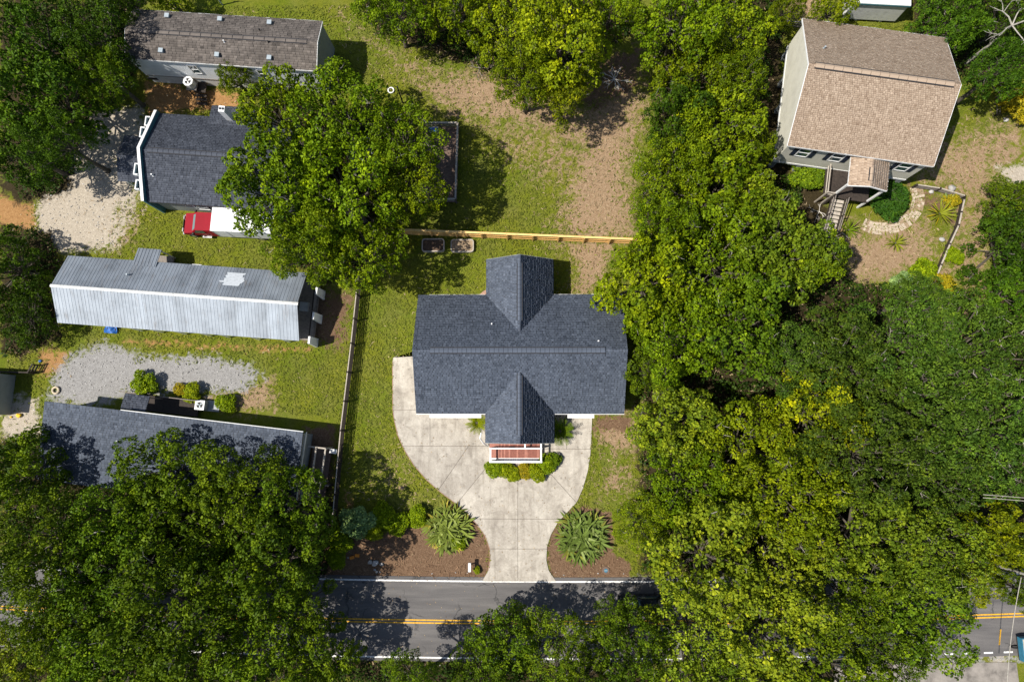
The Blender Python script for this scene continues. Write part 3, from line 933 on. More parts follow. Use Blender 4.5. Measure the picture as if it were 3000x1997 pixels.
# white downspout bending out beside the porch
pts = [R3(1410, 1268, 2.4), R3(1406, 1283, 1.7), R3(1414, 1296, 0.9), R3(1428, 1306, 0.3)]
MB().tube(pts, 0.07, 8).build('downspout', 'white', t, True)
foot(t, X0, X1, -Y, Y); foot(t, -WX, WX, Y, WN); foot(t, -WX, WX, FN - 2, -Y)

# ------------------------------------------------------------------ tan raised house
t = thing('raised_house', 'cream house on piers under a tan shingled gable roof, upper corner lot', 'house', (30.42, 29.27, 0), R(-9))
L, D, ze, zr, zf = 12.8, 12.1, 6.0, 9.0, 1.95
k = (zr - ze) / (D / 2)
roof = simple_gable(t, L, D, ze, zr, None, 'shingle_tan', 0.20, 0.165, 0.25, zf, 'siding_cream', 'white', 0.25)
roof.data.materials[0] = MATS['deck_brown']
ridge_caps(roof, (-L / 2 + .55, 0, zr + .02), (L / 2 - .4, 0, zr + .02), 'shingle_tan', 0.78, 0.42, k, 0.08)
MB().box(-L / 2 + .22, L / 2 - .22, -D / 2 + .22, D / 2 - .22, zf - .25, zf + .03).build('floor_band', 'white', t)
for x in np.linspace(-L / 2 + .5, L / 2 - .5, 6):
    for y in np.linspace(-D / 2 + .5, D / 2 - .5, 5):
        MB().box(x - .2, x + .2, y - .2, y + .2, 0, zf - .25).build('pier', 'siding_grey', t)
MB().box(-L / 2 + .9, L / 2 - .9, -D / 2 + 1.0, D / 2 - 1.0, 0, zf - .25).build('underfloor_shade', 'navy', t)  # dark block stands in for the shade among the open piers
def loc(t, x, y, z):
    M = (Matrix.Translation(t.location) @ Matrix.Rotation(t.rotation_euler.z, 4, 'Z')).inverted()
    return M @ P(x, y, z)
for px in ((2355, 447), (2452, 465), (2648, 490)):
    q = loc(t, px[0], px[1], 4.6)
    window(t, (q.x, -D / 2 + .25, 4.55), 0.95, 1.5, (0, -1), 'window', 'white', 'glass', 'navy')
p = loc(t, 2410, 147, 7.6)
pipe_vent(roof, p.x, p.y, zr - k * abs(p.y), 0.35, 0.07, 'galv')
# front porch roof: small gable facing south
a, b2 = loc(t, 2487, 541, 5.5), loc(t, 2610, 470, 5.5)
x0, x1, ys, yn = a.x, b2.x, a.y, -D / 2 + .1
xm, pe, pr = (x0 + x1) / 2, 5.35, 5.85
PW = [(x0, yn, pe), (x0, ys, pe), (xm, ys, pr), (xm, yn, pr)]
PE = [(x1, ys, pe), (x1, yn, pe), (xm, yn, pr), (xm, ys, pr)]
proof = MB().slab(PW, .1).slab(PE, .1).build('porch_roof', 'deck_brown', t)
shingles('shingles', [slope(*PW), slope(*PE)], 'shingle_tan', proof, .25, .22)
ridge_caps(proof, (xm, ys + .5, pr + .02), (xm, yn - .35, pr + .02), 'shingle_tan', 0.6, 0.3, .3, .05)
for s_, xx in ((-1, x0), (1, x1)):
    MB().box(xx - .03, xx + .03, ys, yn, pe - .14, pe + .012).build('eave_fascia', 'white', t)
    MB().hexa([(xx, ys - .05, pe - .2), (xm, ys - .05, pr - .2), (xm, ys - .005, pr - .2), (xx, ys - .005, pe - .2), (xx, ys - .05, pe), (xm, ys - .05, pr), (xm, ys - .005, pr), (xx, ys - .005, pe)][:8]).build('rake_board', 'white', t)
    MB().box(xx - .08 * s_ - .08, xx - .08 * s_ + .08, ys + .1, ys + .26, 0, pe - .1).build('porch_post', 'white', t)
MB().box(x0 - .75, x1, ys + .05, -D / 2 + .25, zf - .15, zf).build('porch_floor', 'wood_dark', t)
# rails of the side landing
for a, c in (((x0 - .75, ys + .1), (x0 - .05, ys + .1)), ((x0 - .75, ys + .1), (x0 - .75, -D / 2 + .3))):
    for z in (zf + .5, zf + 1.0):
        MB().beam((a[0], a[1], z), (c[0], c[1], z), .09, .06).build('rail', 'wood_pale', t)
for x, y in ((x0 - .75, ys + .1), (x0 - .1, ys + .1), (x0 - .75, -D / 2 + .4)):
    MB().box(x - .06, x + .06, y - .06, y + .06, 0, zf + 1.02).build('post', 'wood_pale', t)
# flight of steps running south from the porch, with stringers and rails
sx0, sx1 = x0 + .15, x0 + 1.25
n = 9
for i in range(n):
    y = ys - .05 - i * .33
    z = zf - .12 - i * (zf - .45) / n
    MB().box(sx0, sx1, y - .30, y, z - .05, z).build('tread', 'wood_pale', t)
yb = ys - .05 - n * .33
zb = 0.42
MB().box(sx0 - .2, sx1 + .35, yb - 1.25, yb, zb - .1, zb).build('landing', 'wood_pale', t)
for i in range(2):
    MB().box(sx1 + .35 + i * .33, sx1 + .66 + i * .33, yb - 1.15, yb - .1, .05, zb - .14 - i * .13).build('tread', 'wood_grey', t)
for x in (sx0 - .06, sx1 + .06):
    MB().beam((x, ys, zf - .1), (x, yb, zb), .06, .25).build('stringer', 'wood_dark', t)
    for dzz in (.5, .95):
        MB().beam((x, ys, zf - .1 + dzz), (x, yb, zb + dzz), .07, .06).build('rail', 'wood_grey', t)
    for f in (0, .5, 1):
        y = ys + (yb - ys) * f
        MB().box(x - .05, x + .05, y - .05, y + .05, 0, zf - .1 + (zb - zf + .1) * f + 1.0).build('post', 'wood_dark', t)
for a, c in (((sx0 - .2, yb - 1.25), (sx0 - .2, yb)), ((sx0 - .2, yb - 1.25), (sx1 + .35, yb - 1.25)), ((sx1 + .35, yb - 1.25), (sx1 + 1.3, yb - 1.6)), ((sx1 + .35, yb), (sx1 + 1.3, yb - .25))):
    z1 = zb + 1.0 if a[0] < sx1 else zb + .8
    MB().beam((a[0], a[1], zb + 1.0), (c[0], c[1], z1 if c[0] < sx1 + .5 else .8), .08, .06).build('rail', 'wood_grey', t)
    MB().box(a[0] - .05, a[0] + .05, a[1] - .05, a[1] + .05, 0, zb + 1.0).build('post', 'wood_grey', t)
# rear balcony with three white posts beyond the north eave
for px in ((2448, 50), (2505, 58), (2560, 66)):
    q = loc(t, px[0], px[1], 4.2)
    MB().tube([(q.x, D / 2 + .75, 0), (q.x, D / 2 + .75, 4.2)], .09, 8).build('balcony_post', 'white', t)
q0, q1 = loc(t, 2425, 60, 3.0), loc(t, 2545, 70, 3.0)
MB().box(q0.x, q1.x, D / 2 - .2, D / 2 + 1.15, 2.8, 2.95).build('balcony_floor', 'white_dirty', t)
foot(t, -L / 2, L / 2, -D / 2, D / 2 + 1); foot(t, x0 - 1.7, x1, yb - 1.4, -D / 2)

# ------------------------------------------------------------------ long weathered mobile home, top
t = thing('long_mobile_home', 'long white mobile home under a weathered brown-grey shingled roof', 'mobile home', (-28.33, 35.5, 0), R(-4.5))
L, D, ze, zr = 18.15, 4.9, 4.8, 5.45
roof = simple_gable(t, L, D, ze, zr, None, 'shingle_brown', 0.36, 0.22, 0.12, 1.5, 'siding_white', 'white', 0.12)
k = (zr - ze) / (D / 2)
MB().box(-L / 2 + .16, L / 2 - .16, -D / 2 + .16, D / 2 - .16, 0, 1.5).build('skirting', 'white_dirty', t)
MB().box(-L / 2 + .1, L / 2 - .1, -D / 2 + .085, -D / 2 + .12, 1.46, 1.54).build('skirt_trim', 'wood_grey', t)
MB().box(L / 2 - .118, L / 2 - .06, -D / 2 + .13, D / 2 - .13, .3, ze - .05).build('shaded_end_wall', 'siding_grey', t)  # grey over the white wall puts this end's shade into colour
for px in ((490, 47), (645, 57), (790, 67), (473, 150), (637, 162), (790, 171)):
    q = loc(t, px[0], px[1], 5.1)
    z = zr - k * abs(q.y)
    v = MB().box(q.x - .17, q.x + .17, q.y - .17, q.y + .17, z - .05, z + .26).build('roof_vent', 'galv', t)
    MB().box(q.x - .21, q.x + .21, q.y - .21, q.y + .21, z + .262, z + .30).build('vent_cap', 'galv', v)
for px in ((658, 124), (760, 88), (788, 126)):
    q = loc(t, px[0], px[1], 5.3)
    pipe_vent(t, q.x, q.y, zr - k * abs(q.y), .3, .06, 'white' if px[0] == 658 else 'dark')
ridge_caps(roof, (-L / 2 + .2, 0, zr + .01), (L / 2 - .9, 0, zr + .01), 'shingle_brown', 1.0, 0.3, k, .04)
for px, w in (((572, 198), .75), ((772, 225), .8)):
    q = loc(t, px[0], px[1], 3.3)
    window(t, (q.x, -D / 2 + .12, 3.35), w, 1.4, (0, -1))
q = loc(t, 450, 232, .6)
MB().box(q.x - .5, q.x + .5, -D / 2 + .13, -D / 2 + .165, .55, .95).build('skirt_vent', 'dark', t)
# entry steps with a dark ramp
q = loc(t, 592, 243, .6)
MB().box(q.x - .5, q.x + .6, -D / 2 - 1.0, -D / 2 + .1, .75, .85).build('step_landing', 'wood_dark', t)
for i in range(3):
    MB().box(q.x - .5, q.x + .6, -D / 2 - 1.32 - i * .32, -D / 2 - 1.02 - i * .32, .5 - i * .2, .56 - i * .2).build('tread', 'wood_dark', t)
foot(t, -L / 2, L / 2, -D / 2, D / 2)

# ------------------------------------------------------------------ dark house with the tall white-capped front
t = thing('parapet_house', 'dark shingled house with a tall white-capped teal front wall', 'house', (-28.3, 24.2, 0), R(-4.3))
L, D, ze, zr = 13.6, 8.65, 3.3, 5.2
roof = simple_gable(t, L, D, ze, zr, None, 'shingle_navy', 0.3, 0.2, 0.3, 0, 'siding_grey', 'dark', 0.15)
k = (zr - ze) / (D / 2)
ridge_caps(roof, (-L / 2 + .4, 0, zr + .01), (L / 2, 0, zr + .01), 'shingle_navy', 0.5, 0.36, k, .03)
# front: gable wall carried up past the roof, white coping, white box frames along its outer face
fx = -L / 2 - .16
def ptop(y):
    return zr + .34 - (k * .92) * abs(y)
ys_ = [-D / 2 - .1, 0, D / 2 + .1]
mb = MB()
A = [(fx - .1, ys_[0], 0), (fx - .1, ys_[2], 0)] + [(fx - .1, y, ptop(y)) for y in ys_[::-1]]
B_ = [(fx + .1, p[1], p[2]) for p in A]
mb.face(A[::-1])
mb.face(B_)
for i in range(5):
    j = (i + 1) % 5
    mb.face([A[i], A[j], B_[j], B_[i]])
mb.build('front_wall', 'teal', t)
for y0, y1 in zip(ys_, ys_[1:]):
    n_ = 6
    for i in range(n_):
        a_, c_ = y0 + (y1 - y0) * i / n_, y0 + (y1 - y0) * (i + 1) / n_
        MB().hexa([(fx - .17, a_, ptop(a_) + .003), (fx + .09, a_, ptop(a_) + .003), (fx + .09, c_, ptop(c_) + .003), (fx - .17, c_, ptop(c_) + .003),
                   (fx - .17, a_, ptop(a_) + .08), (fx + .09, a_, ptop(a_) + .08), (fx + .09, c_, ptop(c_) + .08), (fx - .17, c_, ptop(c_) + .08)]).build('coping', 'white', t)
for y, w in ((3.2, .75), (1.9, .8), (-1.7, .9), (-3.0, .75)):
    zt = ptop(y) - .25
    fr = MB()
    for a in ((fx - .66, fx - .345, y - w / 2 - .1, y - w / 2), (fx - .66, fx - .345, y + w / 2, y + w / 2 + .1), (fx - .76, fx - .66, y - w / 2 - .1, y + w / 2 + .1)):
        fr.box(a[0], a[1], a[2], a[3], zt - .3, zt + .05)
    fr = fr.build('window_hood', 'white', t)
    MB().box(fx - .655, fx - .345, y - w / 2 + .005, y + w / 2 - .005, zt - .28, zt - .22).build('hood_pane', 'glass', fr)
# low hipped porch in front
hx0, hx1, hy, he, hr = fx - 3.2, fx - .13, 2.1, 2.9, 3.7
hip = MB()
A_, B_, C_, D_ = (hx0, -hy - .3, he), (hx1, -hy - .3, he), (hx1, hy, he), (hx0, hy, he)
E_, F_ = (hx0 + .35, -.2, hr), (hx1, -.2, hr)
hip.face([A_, B_, F_, E_]).face([C_, D_, E_, F_]).face([D_, A_, E_]).face([B_, C_, F_]).face([D_, C_, B_, A_])
hip = hip.build('porch_roof', 'shingle_navy', t)
shingles('shingles', [slope(A_, B_, F_, (hx0, -.2, hr), None), slope(C_, D_, (hx0, -.2, hr), F_, None)], 'shingle_navy', hip, .3, .2)
MB().box(hx0 - .03, hx0 - .003, -hy - .3, hy, he - .15, he + .02).build('eave_fascia', 'teal', t)
for y in (-hy, hy - .3):
    MB().box(hx0 + .1, hx0 + .24, y, y + .14, 0, he).build('porch_post', 'white_dirty', t)
# rear bump-out with flat-pitched roof and the white chimney
bx0, bx1 = -1.95, 2.2
BB = [(bx1, D / 2 + 1.15, 3.25), (bx0, D / 2 + 1.15, 3.25), (bx0, D / 2 - .9, ze + k * .9 + .03), (bx1, D / 2 - .9, ze + k * .9 + .03)]
br = MB().slab(BB, .1).build('rear_roof', 'dark', t)
shingles('shingles', [slope(*BB)], 'shingle_navy', br, .3, .2)
MB().box(bx0 + .2, bx1 - .2, D / 2 - .5, D / 2 + .95, 0, 3.1).build('rear_wall', 'siding_grey', t)
q = loc(t, 648, 318, 5.6)
ch = MB().box(q.x - .28, q.x + .28, q.y - .28, q.y + .28, 2.6, 5.55).build('chimney', 'white', t)
for s in (-1, 1):
    MB().box(q.x + s * .13 - .08, q.x + s * .13 + .08, q.y - .1, q.y + .1, 5.552, 5.62).build('flue', 'dark', ch)
for px in ((450, 515), (507, 607)):
    q = loc(t, px[0], px[1], 4.2)
    if px[1] < 560:
        pipe_vent(roof, q.x, q.y, zr - k * abs(q.y), .35, .07, 'white')
window(t, (-2.5, -D / 2 + .3, 1.6), 1.2, 1.1, (0, -1))
window(t, (2.5, -D / 2 + .3, 1.6), 1.2, 1.1, (0, -1))
foot(t, -L / 2 - 2.3, L / 2, -D / 2, D / 2 + 1.2)

# ------------------------------------------------------------------ metal-roofed home
t = thing('metal_roof_home', 'long narrow home with a ribbed grey sheet-metal gable roof', 'mobile home', (-31.77, 11.33, 0), R(-4.35))
L, D, ze, zr = 22.6, 6.25, 3.0, 4.6
PO = 1.35      # open porch inside the east end
mb = MB()
k = (zr - ze) / (D / 2)
gable_body(mb, -L / 2 + .15, L / 2 - PO, -D / 2 + .55, D / 2 - .15, 0, ze + .0, zr - .12)
mb.build('wall', 'white_dirty', t)
S = [(-L / 2, -D / 2, ze), (L / 2, -D / 2, ze), (L / 2, 0, zr), (-L / 2, 0, zr)]
Nn = [(L / 2, D / 2, ze), (-L / 2, D / 2, ze), (-L / 2, 0, zr), (L / 2, 0, zr)]
roof = MB().slab(S, .08).slab(Nn, .08).build('roof', 'pipe_grey', t)
SL = math.hypot(D / 2, zr - ze)
pw = 0.905
np_ = int(L / pw)
pw = L / np_
def panel_mesh(mat):
    mb = MB()
    prof = [(0, .012)]
    for j in range(3):
        c = pw * (j + .5) / 3
        prof += [(c - .035, .012), (c - .02, .034), (c + .02, .034), (c + .035, .012)]
    prof.append((pw - .006, .012))
    for (a, h0), (c, h1) in zip(prof, prof[1:]):
        mb.face([(a, 0, h0), (c, 0, h1), (c, SL, h1), (a, SL, h0)])
    mb.face([(0, 0, 0), (pw - .006, 0, 0), (pw - .006, 0, .012), (0, 0, .012)])
    return mb.mesh('roof_panel', mat)
for side, mat in ((0, 'metal_roof_sunlit'), (1, 'metal_roof')):  # sunlit south and shaded north tones are put into the sheet colours
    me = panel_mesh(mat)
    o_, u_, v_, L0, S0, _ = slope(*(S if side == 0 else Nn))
    o_, u_, v_ = Vector(o_), Vector(u_), Vector(v_)
    n_ = u_.cross(v_)
    for i in range(np_):
        ob = put('roof_panel', me, roof)
        M = Matrix((u_, v_, n_)).transposed().to_4x4()
        M.translation = o_ + u_ * (i * pw) + n_ * (random.uniform(0.001, .006)) - v_ * 0.05
        ob.matrix_local = M
for i in range(8):
    a, c = -L / 2 - .05 + i * (L + .1) / 8, -L / 2 - .05 + (i + 1) * (L + .1) / 8 + .03
    rc = MB()
    for s in (-1, 1):
        q = [(a, s * .13, zr - k * .13 + .06), (c, s * .13, zr - k * .13 + .06), (c, 0, zr + .07), (a, 0, zr + .07)]
        rc.slab(q if s < 0 else q[::-1], .02)
    rc.build('ridge_cap', 'white_dirty', roof)
o_, u_, v_, L0, S0, _ = slope(*Nn)
o_, u_, v_ = Vector(o_), Vector(u_), Vector(v_)
n_ = u_.cross(v_)
q = loc(t, 672, 838, 4.1)
mb = MB()
for j in range(9):      # brushed-on coating strokes
    c = o_ + u_ * ((Vector((q.x, q.y, 0)) - Vector((o_.x, o_.y, 0))).dot(u_)) + v_ * (S0 * .38 + (j - 4) * .165) + n_ * .055
    w = 1.2 * (1 - abs(j - 4) * .06) * random.uniform(.75, 1.1)
    sh = random.uniform(-.2, .2)
    mb.slab([c + u_ * (sh - w) - v_ * .09, c + u_ * (sh + w) - v_ * .09, c + u_ * (sh + w * .92) + v_ * .08, c + u_ * (sh - w * .9) + v_ * .08], .01)
mb.build('roof_coating', 'patch_white', roof)
q = loc(t, 373, 804, 4.0)
pipe_vent(roof, q.x, q.y, zr - k * abs(q.y), .4, .08, 'galv')
# shed roof over the north door
b0, b1 = loc(t, 397, 735, 3.1), loc(t, 466, 738, 3.1)
BP = [(b1.x, D / 2 + 1.3, ze - .25), (b0.x, D / 2 + 1.3, ze - .25), (b0.x, D / 2 - .5, ze + k * .5 + .09), (b1.x, D / 2 - .5, ze + k * .5 + .09)]
br = MB().slab(BP, .06).build('door_canopy', 'metal_roof', t)
o2, u2, v2, L2, S2, _ = slope(*BP)
for i in range(7):
    c = Vector(o2) + Vector(u2) * (L2 * (i + .5) / 7) + Vector(u2).cross(Vector(v2)) * .015
    MB().beam(c, c + Vector(v2) * S2, .06, .04).build('rib', 'metal_roof', br)
for x in (b0.x + .1, b1.x - .1):
    MB().box(x - .05, x + .05, D / 2 + 1.1, D / 2 + 1.2, 0, ze - .3).build('canopy_post', 'white_dirty', t)
MB().box(b0.x, b1.x, D / 2 - .1, D / 2 + 1.2, .3, .45).build('door_step', 'wood_grey', t)
# south side posts, white
for px in ((395, 967), (455, 980), (525, 985), (600, 985), (655, 991), (745, 998), (835, 1003)):
    q = loc(t, px[0], px[1], 1.3)
    MB().beam((q.x, -D / 2 + .06, 0), (q.x, -D / 2 + .06, ze - .08), .12, .1).build('post', 'white', t)
# porch end: floor, rail boards, three broad white piers
MB().box(L / 2 - PO + .01, L / 2 + .55, -D / 2 + .3, D / 2 - .3, .3, .5).build('porch_floor', 'wood_grey', t)
for y in (-D / 2 + .4, 0.0):
    MB().beam((L / 2 + .5, y, 1.35), (L / 2 + .5, y + D / 2 - .5, 1.35), .22, .06).build('porch_rail', 'wood_grey', t)
    MB().beam((L / 2 + .2, y, .9), (L / 2 + .2, y + D / 2 - .5, .9), .16, .05).build('porch_rail', 'wood_dark', t)
for px in ((938, 858), (929, 930), (917, 1000)):
    q = loc(t, px[0], px[1], 1.3)
    w = .42
    MB().hexa([(q.x - .09, q.y - w, 0), (q.x + .09, q.y - w, 0), (q.x + .09, q.y + w, 0), (q.x - .09, q.y + w, 0),
               (q.x - .09, q.y - w * .8, 2.5), (q.x + .09, q.y - w * .8, 2.5), (q.x + .09, q.y + w * .8, 2.5), (q.x - .09, q.y + w * .8, 2.5)]).build('pier', 'white', t)
mb = MB().box(L / 2 - PO + .3, L / 2 - .25, -.1, .75, .5, .95)
mb.build('porch_bench', 'tarp_grey', t)
mb = MB().box(-6.6, -5.6, D / 2 - .16, D / 2 + .25, 1.0, 1.5)
q = loc(t, 580, 773, 1.5)
ac = MB().box(q.x - .45, q.x + .45, D / 2 - .14, D / 2 + .35, 1.2, 1.7).build('window_unit', 'white', t)
MB().box(q.x - .38, q.x + .38, D / 2 + .352, D / 2 + .37, 1.26, 1.64).build('grille', 'pipe_grey', ac)
foot(t, -L / 2, L / 2 + .7, -D / 2, D / 2)

# ------------------------------------------------------------------ long dark shed-roofed home
t = thing('shed_roof_home', 'long home under a dark single-slope shingled roof half hidden by trees', 'mobile home', (-31.9, -3.05, 0), R(-6.6))
L, D, zn, zs = 23.6, 7.0, 3.9, 3.1
RF = [(-L / 2, -D / 2, zs), (L / 2, -D / 2, zs), (L / 2, D / 2, zn), (-L / 2, D / 2, zn)]
roof = MB().slab(RF, .14).build('roof', 'dark', t)
shingles('shingles', [slope(*RF)], 'shingle_blue', roof, .3, .21, .034)
mb = MB()
a = [(-L / 2 + .3, -D / 2 + .3, 0), (L / 2 - .3, -D / 2 + .3, 0), (L / 2 - .3, D / 2 - .3, 0), (-L / 2 + .3, D / 2 - .3, 0)]
mb.hexa(a + [(x, y, (zs if y < 0 else zn) - .18) for x, y, z in a])
mb.build('wall', 'siding_grey', t)
MB().box(-L / 2 + 7.0, L / 2, D / 2 + .005, D / 2 + .07, zn - .14, zn + .03).build('gutter', 'white_dirty', t)
MB().box(L / 2 + .005, L / 2 + .04, -D / 2, D / 2, zs - .25, zs + .0).build('rake_board', 'white_dirty', t)
q = loc(t, 345, 1292, 3.6)
pipe_vent(roof, q.x, q.y, 3.5, .3, .07, 'white')
# canopy and gate by the north door
c0, c1 = loc(t, 358, 1184, 2.9), loc(t, 440, 1142, 2.9)
CP = [(c1.x, D / 2 + 1.5, 2.75), (c0.x, D / 2 + 1.5, 2.75), (c0.x, D / 2 + .1, 3.05), (c1.x, D / 2 + .1, 3.05)]
cp = MB().slab(CP, .08).build('door_canopy', 'dark', t)
shingles('shingles', [slope(*CP)], 'shingle_navy', cp, .3, .2)
for x in (c0.x + .1, c1.x - .1):
    MB().box(x - .05, x + .05, D / 2 + 1.3, D / 2 + 1.4, 0, 2.7).build('canopy_post', 'wood_grey', t)
MB().box(c0.x - 1.4, c1.x + 3.5, D / 2 + .05, D / 2 + 1.5, .25, .35).build('deck_floor', 'wood_dark', t)
for x0, x1 in ((c0.x - 1.5, c0.x + .1), (c1.x, c1.x + 3.6)):
    for z in (.75, 1.2):
        MB().beam((x0, D / 2 + 1.55, z), (x1, D / 2 + 1.55, z), .07, .09).build('rail', 'wood_dark' if z < 1 else 'wood_grey', t)
# east porch: frame and rails
e0 = L / 2 + .05
MB().box(e0, e0 + 1.75, -D / 2 + .2, D / 2 - 1.3, .35, .45).build('porch_floor', 'deck_brown', t)
for a, c in (((e0 + .1, D / 2 - 1.3), (e0 + 1.7, D / 2 - 1.3)), ((e0 + 1.7, D / 2 - 1.3), (e0 + 1.7, -D / 2 + .2)), ((e0 + .85, D / 2 - 1.4), (e0 + .85, -.9)), ((e0 + .1, -.9), (e0 + 1.7, -.9))):
    MB().beam((a[0], a[1], 2.3), (c[0], c[1], 2.3), .13, .12).build('porch_beam', 'wood_pale', t)
for x, y in ((e0 + 1.7, D / 2 - 1.3), (e0 + 1.7, -.9), (e0 + 1.7, -D / 2 + .25)):
    MB().box(x - .06, x + .06, y - .06, y + .06, 0, 2.24).build('porch_post', 'wood_pale', t)
MB().box(e0 + 1.8, e0 + 2.45, D / 2 - 1.75, D / 2 - 1.35, 1.15, 1.25).build('porch_shelf', 'white_dirty', t)
for x in (e0 + 1.86, e0 + 2.38):
    MB().box(x - .04, x + .04, D / 2 - 1.6, D / 2 - 1.5, 0, 1.148).build('shelf_leg', 'white_dirty', t)
foot(t, -L / 2, L / 2 + 1.8, -D / 2, D / 2 + 1.4)

# ------------------------------------------------------------------ small roofs at the frame's edge
t = thing('edge_shed', 'grey flat-roofed shed cut off by the frame beside the yard', 'shed', (-51.3, 2.6, 0), R(-3))
MB().box(-2.2, 2.2, -1.9, 1.9, 0, 2.4).build('wall', 'siding_grey', t)
MB().slab([(-2.35, -2.05, 2.45), (2.35, -2.05, 2.45), (2.35, 2.05, 2.6), (-2.35, 2.05, 2.6)], .1).build('roof', 'tarp_grey', t)
MB().box(2.355, 2.40, -2.05, 2.05, 2.3, 2.5).build('eave_fascia', 'white_dirty', t)
foot(t, -2.3, 2.3, -2, 2)
t = thing('flat_roof_trailer', 'white flat-roofed trailer with a grey side wall behind the tan-roofed house', 'trailer', (34.1, 42.0, 0), R(-4))
L, D = 5.2, 5.0
MB().box(-L / 2, L / 2, -D / 2, D / 2, .35, 2.95).build('wall', 'white_dirty', t, bevel=.06)
MB().box(-L / 2 - .08, L / 2 + .08, -D / 2 - .08, D / 2 + .08, 2.955, 3.1).build('roof', 'white', t, bevel=.04)
MB().box(-L / 2 - .1, L / 2 + .1, -D / 2 - .12, -D / 2 - .085, 2.85, 3.02).build('trim', 'teal', t)
for x in (-1.2, 1.2):
    w_ = MB().tube([(x, -D / 2 + .05, .35), (x, -D / 2 + .25, .35)], .35, 14).build('wheel', 'tyre', t)
    MB().tube([(x, -D / 2 + .03, .35), (x, -D / 2 + .05, .35)], .18, 10).build('rim', 'galv', w_)
MB().box(-L / 2 + .3, L / 2 - .3, -D / 2 + .3, D / 2 - .3, 0, .35).build('chassis', 'dark', t)
foot(t, -L / 2, L / 2, -D / 2, D / 2)
t = thing('garden_shed', 'small grey-roofed garden shed glimpsed through a gap in the bright trees', 'shed', tuple(P(1058, 452, 2.2))[:2] + (0,), R(20))
MB().box(-1.1, 1.1, -1.3, 1.3, 0, 2.0).build('wall', 'wood_dark', t)
for s in (-1, 1):
    q = [(s * 1.25, -1.45, 2.0), (s * 1.25, 1.45, 2.0), (0, 1.45, 2.6), (0, -1.45, 2.6)]
    MB().slab(q if s > 0 else q[::-1], .06).build('roof_panel', 'tarp_grey', t)
foot(t, -1.2, 1.2, -1.4, 1.4)

# ------------------------------------------------------------------ fences
def picket_fence():
    a, b2 = P(1120, 684), P(1890, 716)
    d = Vector((b2.x - a.x, b2.y - a.y, 0))
    Ln = d.length
    t = thing('picket_fence', 'new yellow pine privacy fence across the back of the middle lawn', 'fence', a, math.atan2(d.y, d.x))
    n = int(Ln / .15)
    me = [MB().hexa([(-.068, -.012, .05), (.068, -.012, .05), (.068, .012, .05), (-.068, .012, .05), (-.068, -.012, 1.8), (.068, -.012, 1.8), (.068, .012, 1.8), (-.068, .012, 1.8)]).mesh('picket', m_) for m_ in ('pine_new', 'pine_new', 'pine_new_dark')]
    for i in range(n):
        put('picket', random.choice(me), t, ((i + .5) * Ln / n, random.uniform(-.004, .004), random.uniform(-.015, .015)))
    npst = int(Ln / 2.44) + 1
    for z in (.35, 1.0, 1.6):
        for i in range(npst - 1):
            x0 = i * 2.44
            MB().box(x0 + .05, min(Ln, x0 + 2.39), -.055, -.017, z - .045, z + .045).build('rail', 'pine_new_dark', t)
    for i in range(npst - 1):
        MB().box(i * 2.44 + .005, min(Ln, i * 2.44 + 2.435), -.13, .06, 1.83, 1.87).build('added_cap', 'pine_new', t)  # cap boards added to catch the sun and brighten the fence top
    pm = MB().box(-.05, .05, -.155, -.057, 0, 1.78).mesh('post', 'pine_new')
    for i in range(npst):
        put('post', pm, t, (i * 2.44, 0, 0))
picket_fence()
def rail_fence(pts, hts, label, spacing, mat, top, group=None, post='wood_dark', w=.1):
    t = thing('rail_fence', label, 'fence', (pts[0][0], pts[0][1], 0), 0, group)
    o = Vector((pts[0][0], pts[0][1], 0))
    for a, c in zip(pts, pts[1:]):
        a, c = Vector((a[0], a[1], 0)) - o, Vector((c[0], c[1], 0)) - o
        Ln = (c - a).length
        n = max(1, round(Ln / spacing))
        for i in range(n):
            p, q = a.lerp(c, i / n), a.lerp(c, (i + 1) / n)
            for z in hts:
                j = random.uniform(-.02, .02)
                MB().beam((p.x, p.y, z + j), (q.x, q.y, z - j), w if z == max(hts) else .06, .06 if z == max(hts) else .18).build('rail', top if z == max(hts) else mat, t)
            MB().box(p.x - .08, p.x + .08, p.y - .08, p.y + .08, 0, max(hts) + .06).build('post', post, t)
        MB().box(c.x - .06, c.x + .06, c.y - .06, c.y + .06, 0, max(hts) + .04).build('post', post, t)
    return t
rail_fence([P2(1062, 800), P2(1040, 1010), P2(1010, 1260), P2(985, 1535)], (.2, .52, .84, 1.16, 1.5), 'long weathered rail fence down the lawn beside the middle house', 2.5, 'wood_dark', 'wood_pale', w=.08)
rail_fence([P2(905, 1410), P2(975, 1420)], (.3, .7, 1.1), 'short rail fence closing the gap beside the dark shed-roofed home', 1.2, 'wood_grey', 'wood_grey')
rail_fence([P2(2672, 550), P2(2740, 560), P2(2812, 582)], (.25, .55, .85), 'old grey split-rail fence at the corner of the tan-roofed house', 1.9, 'wood_grey', 'wood_pale')
rail_fence([P2(2812, 590), P2(2796, 665), P2(2770, 720), P2(2745, 780), P2(2718, 850)], (.2, .45, .7), 'sagging dark timber garden fence curving past the spiky plants', 1.6, 'wood_dark', 'wood_pale', w=.14)
rail_fence([P2(2905, 190), P2(2920, 235), P2(2915, 340)], (.3, .7), 'thin pole fence by the yellow flower bed', 2.0, 'wood_grey', 'wood_pale', w=.07)
rail_fence([P2(0, 1090), P2(105, 1093), P2(118, 1070)], (.3, .7, 1.1), 'dark rail fence running off the frame beside the grey edge shed', 1.8, 'wood_dark', 'wood_dark', w=.12)
rail_fence([P2(2290, 80), P2(2345, 85)], (.3, .7, 1.1), 'grey rail fence stub at the back of the tan-roofed house', 1.8, 'wood_grey', 'wood_pale')

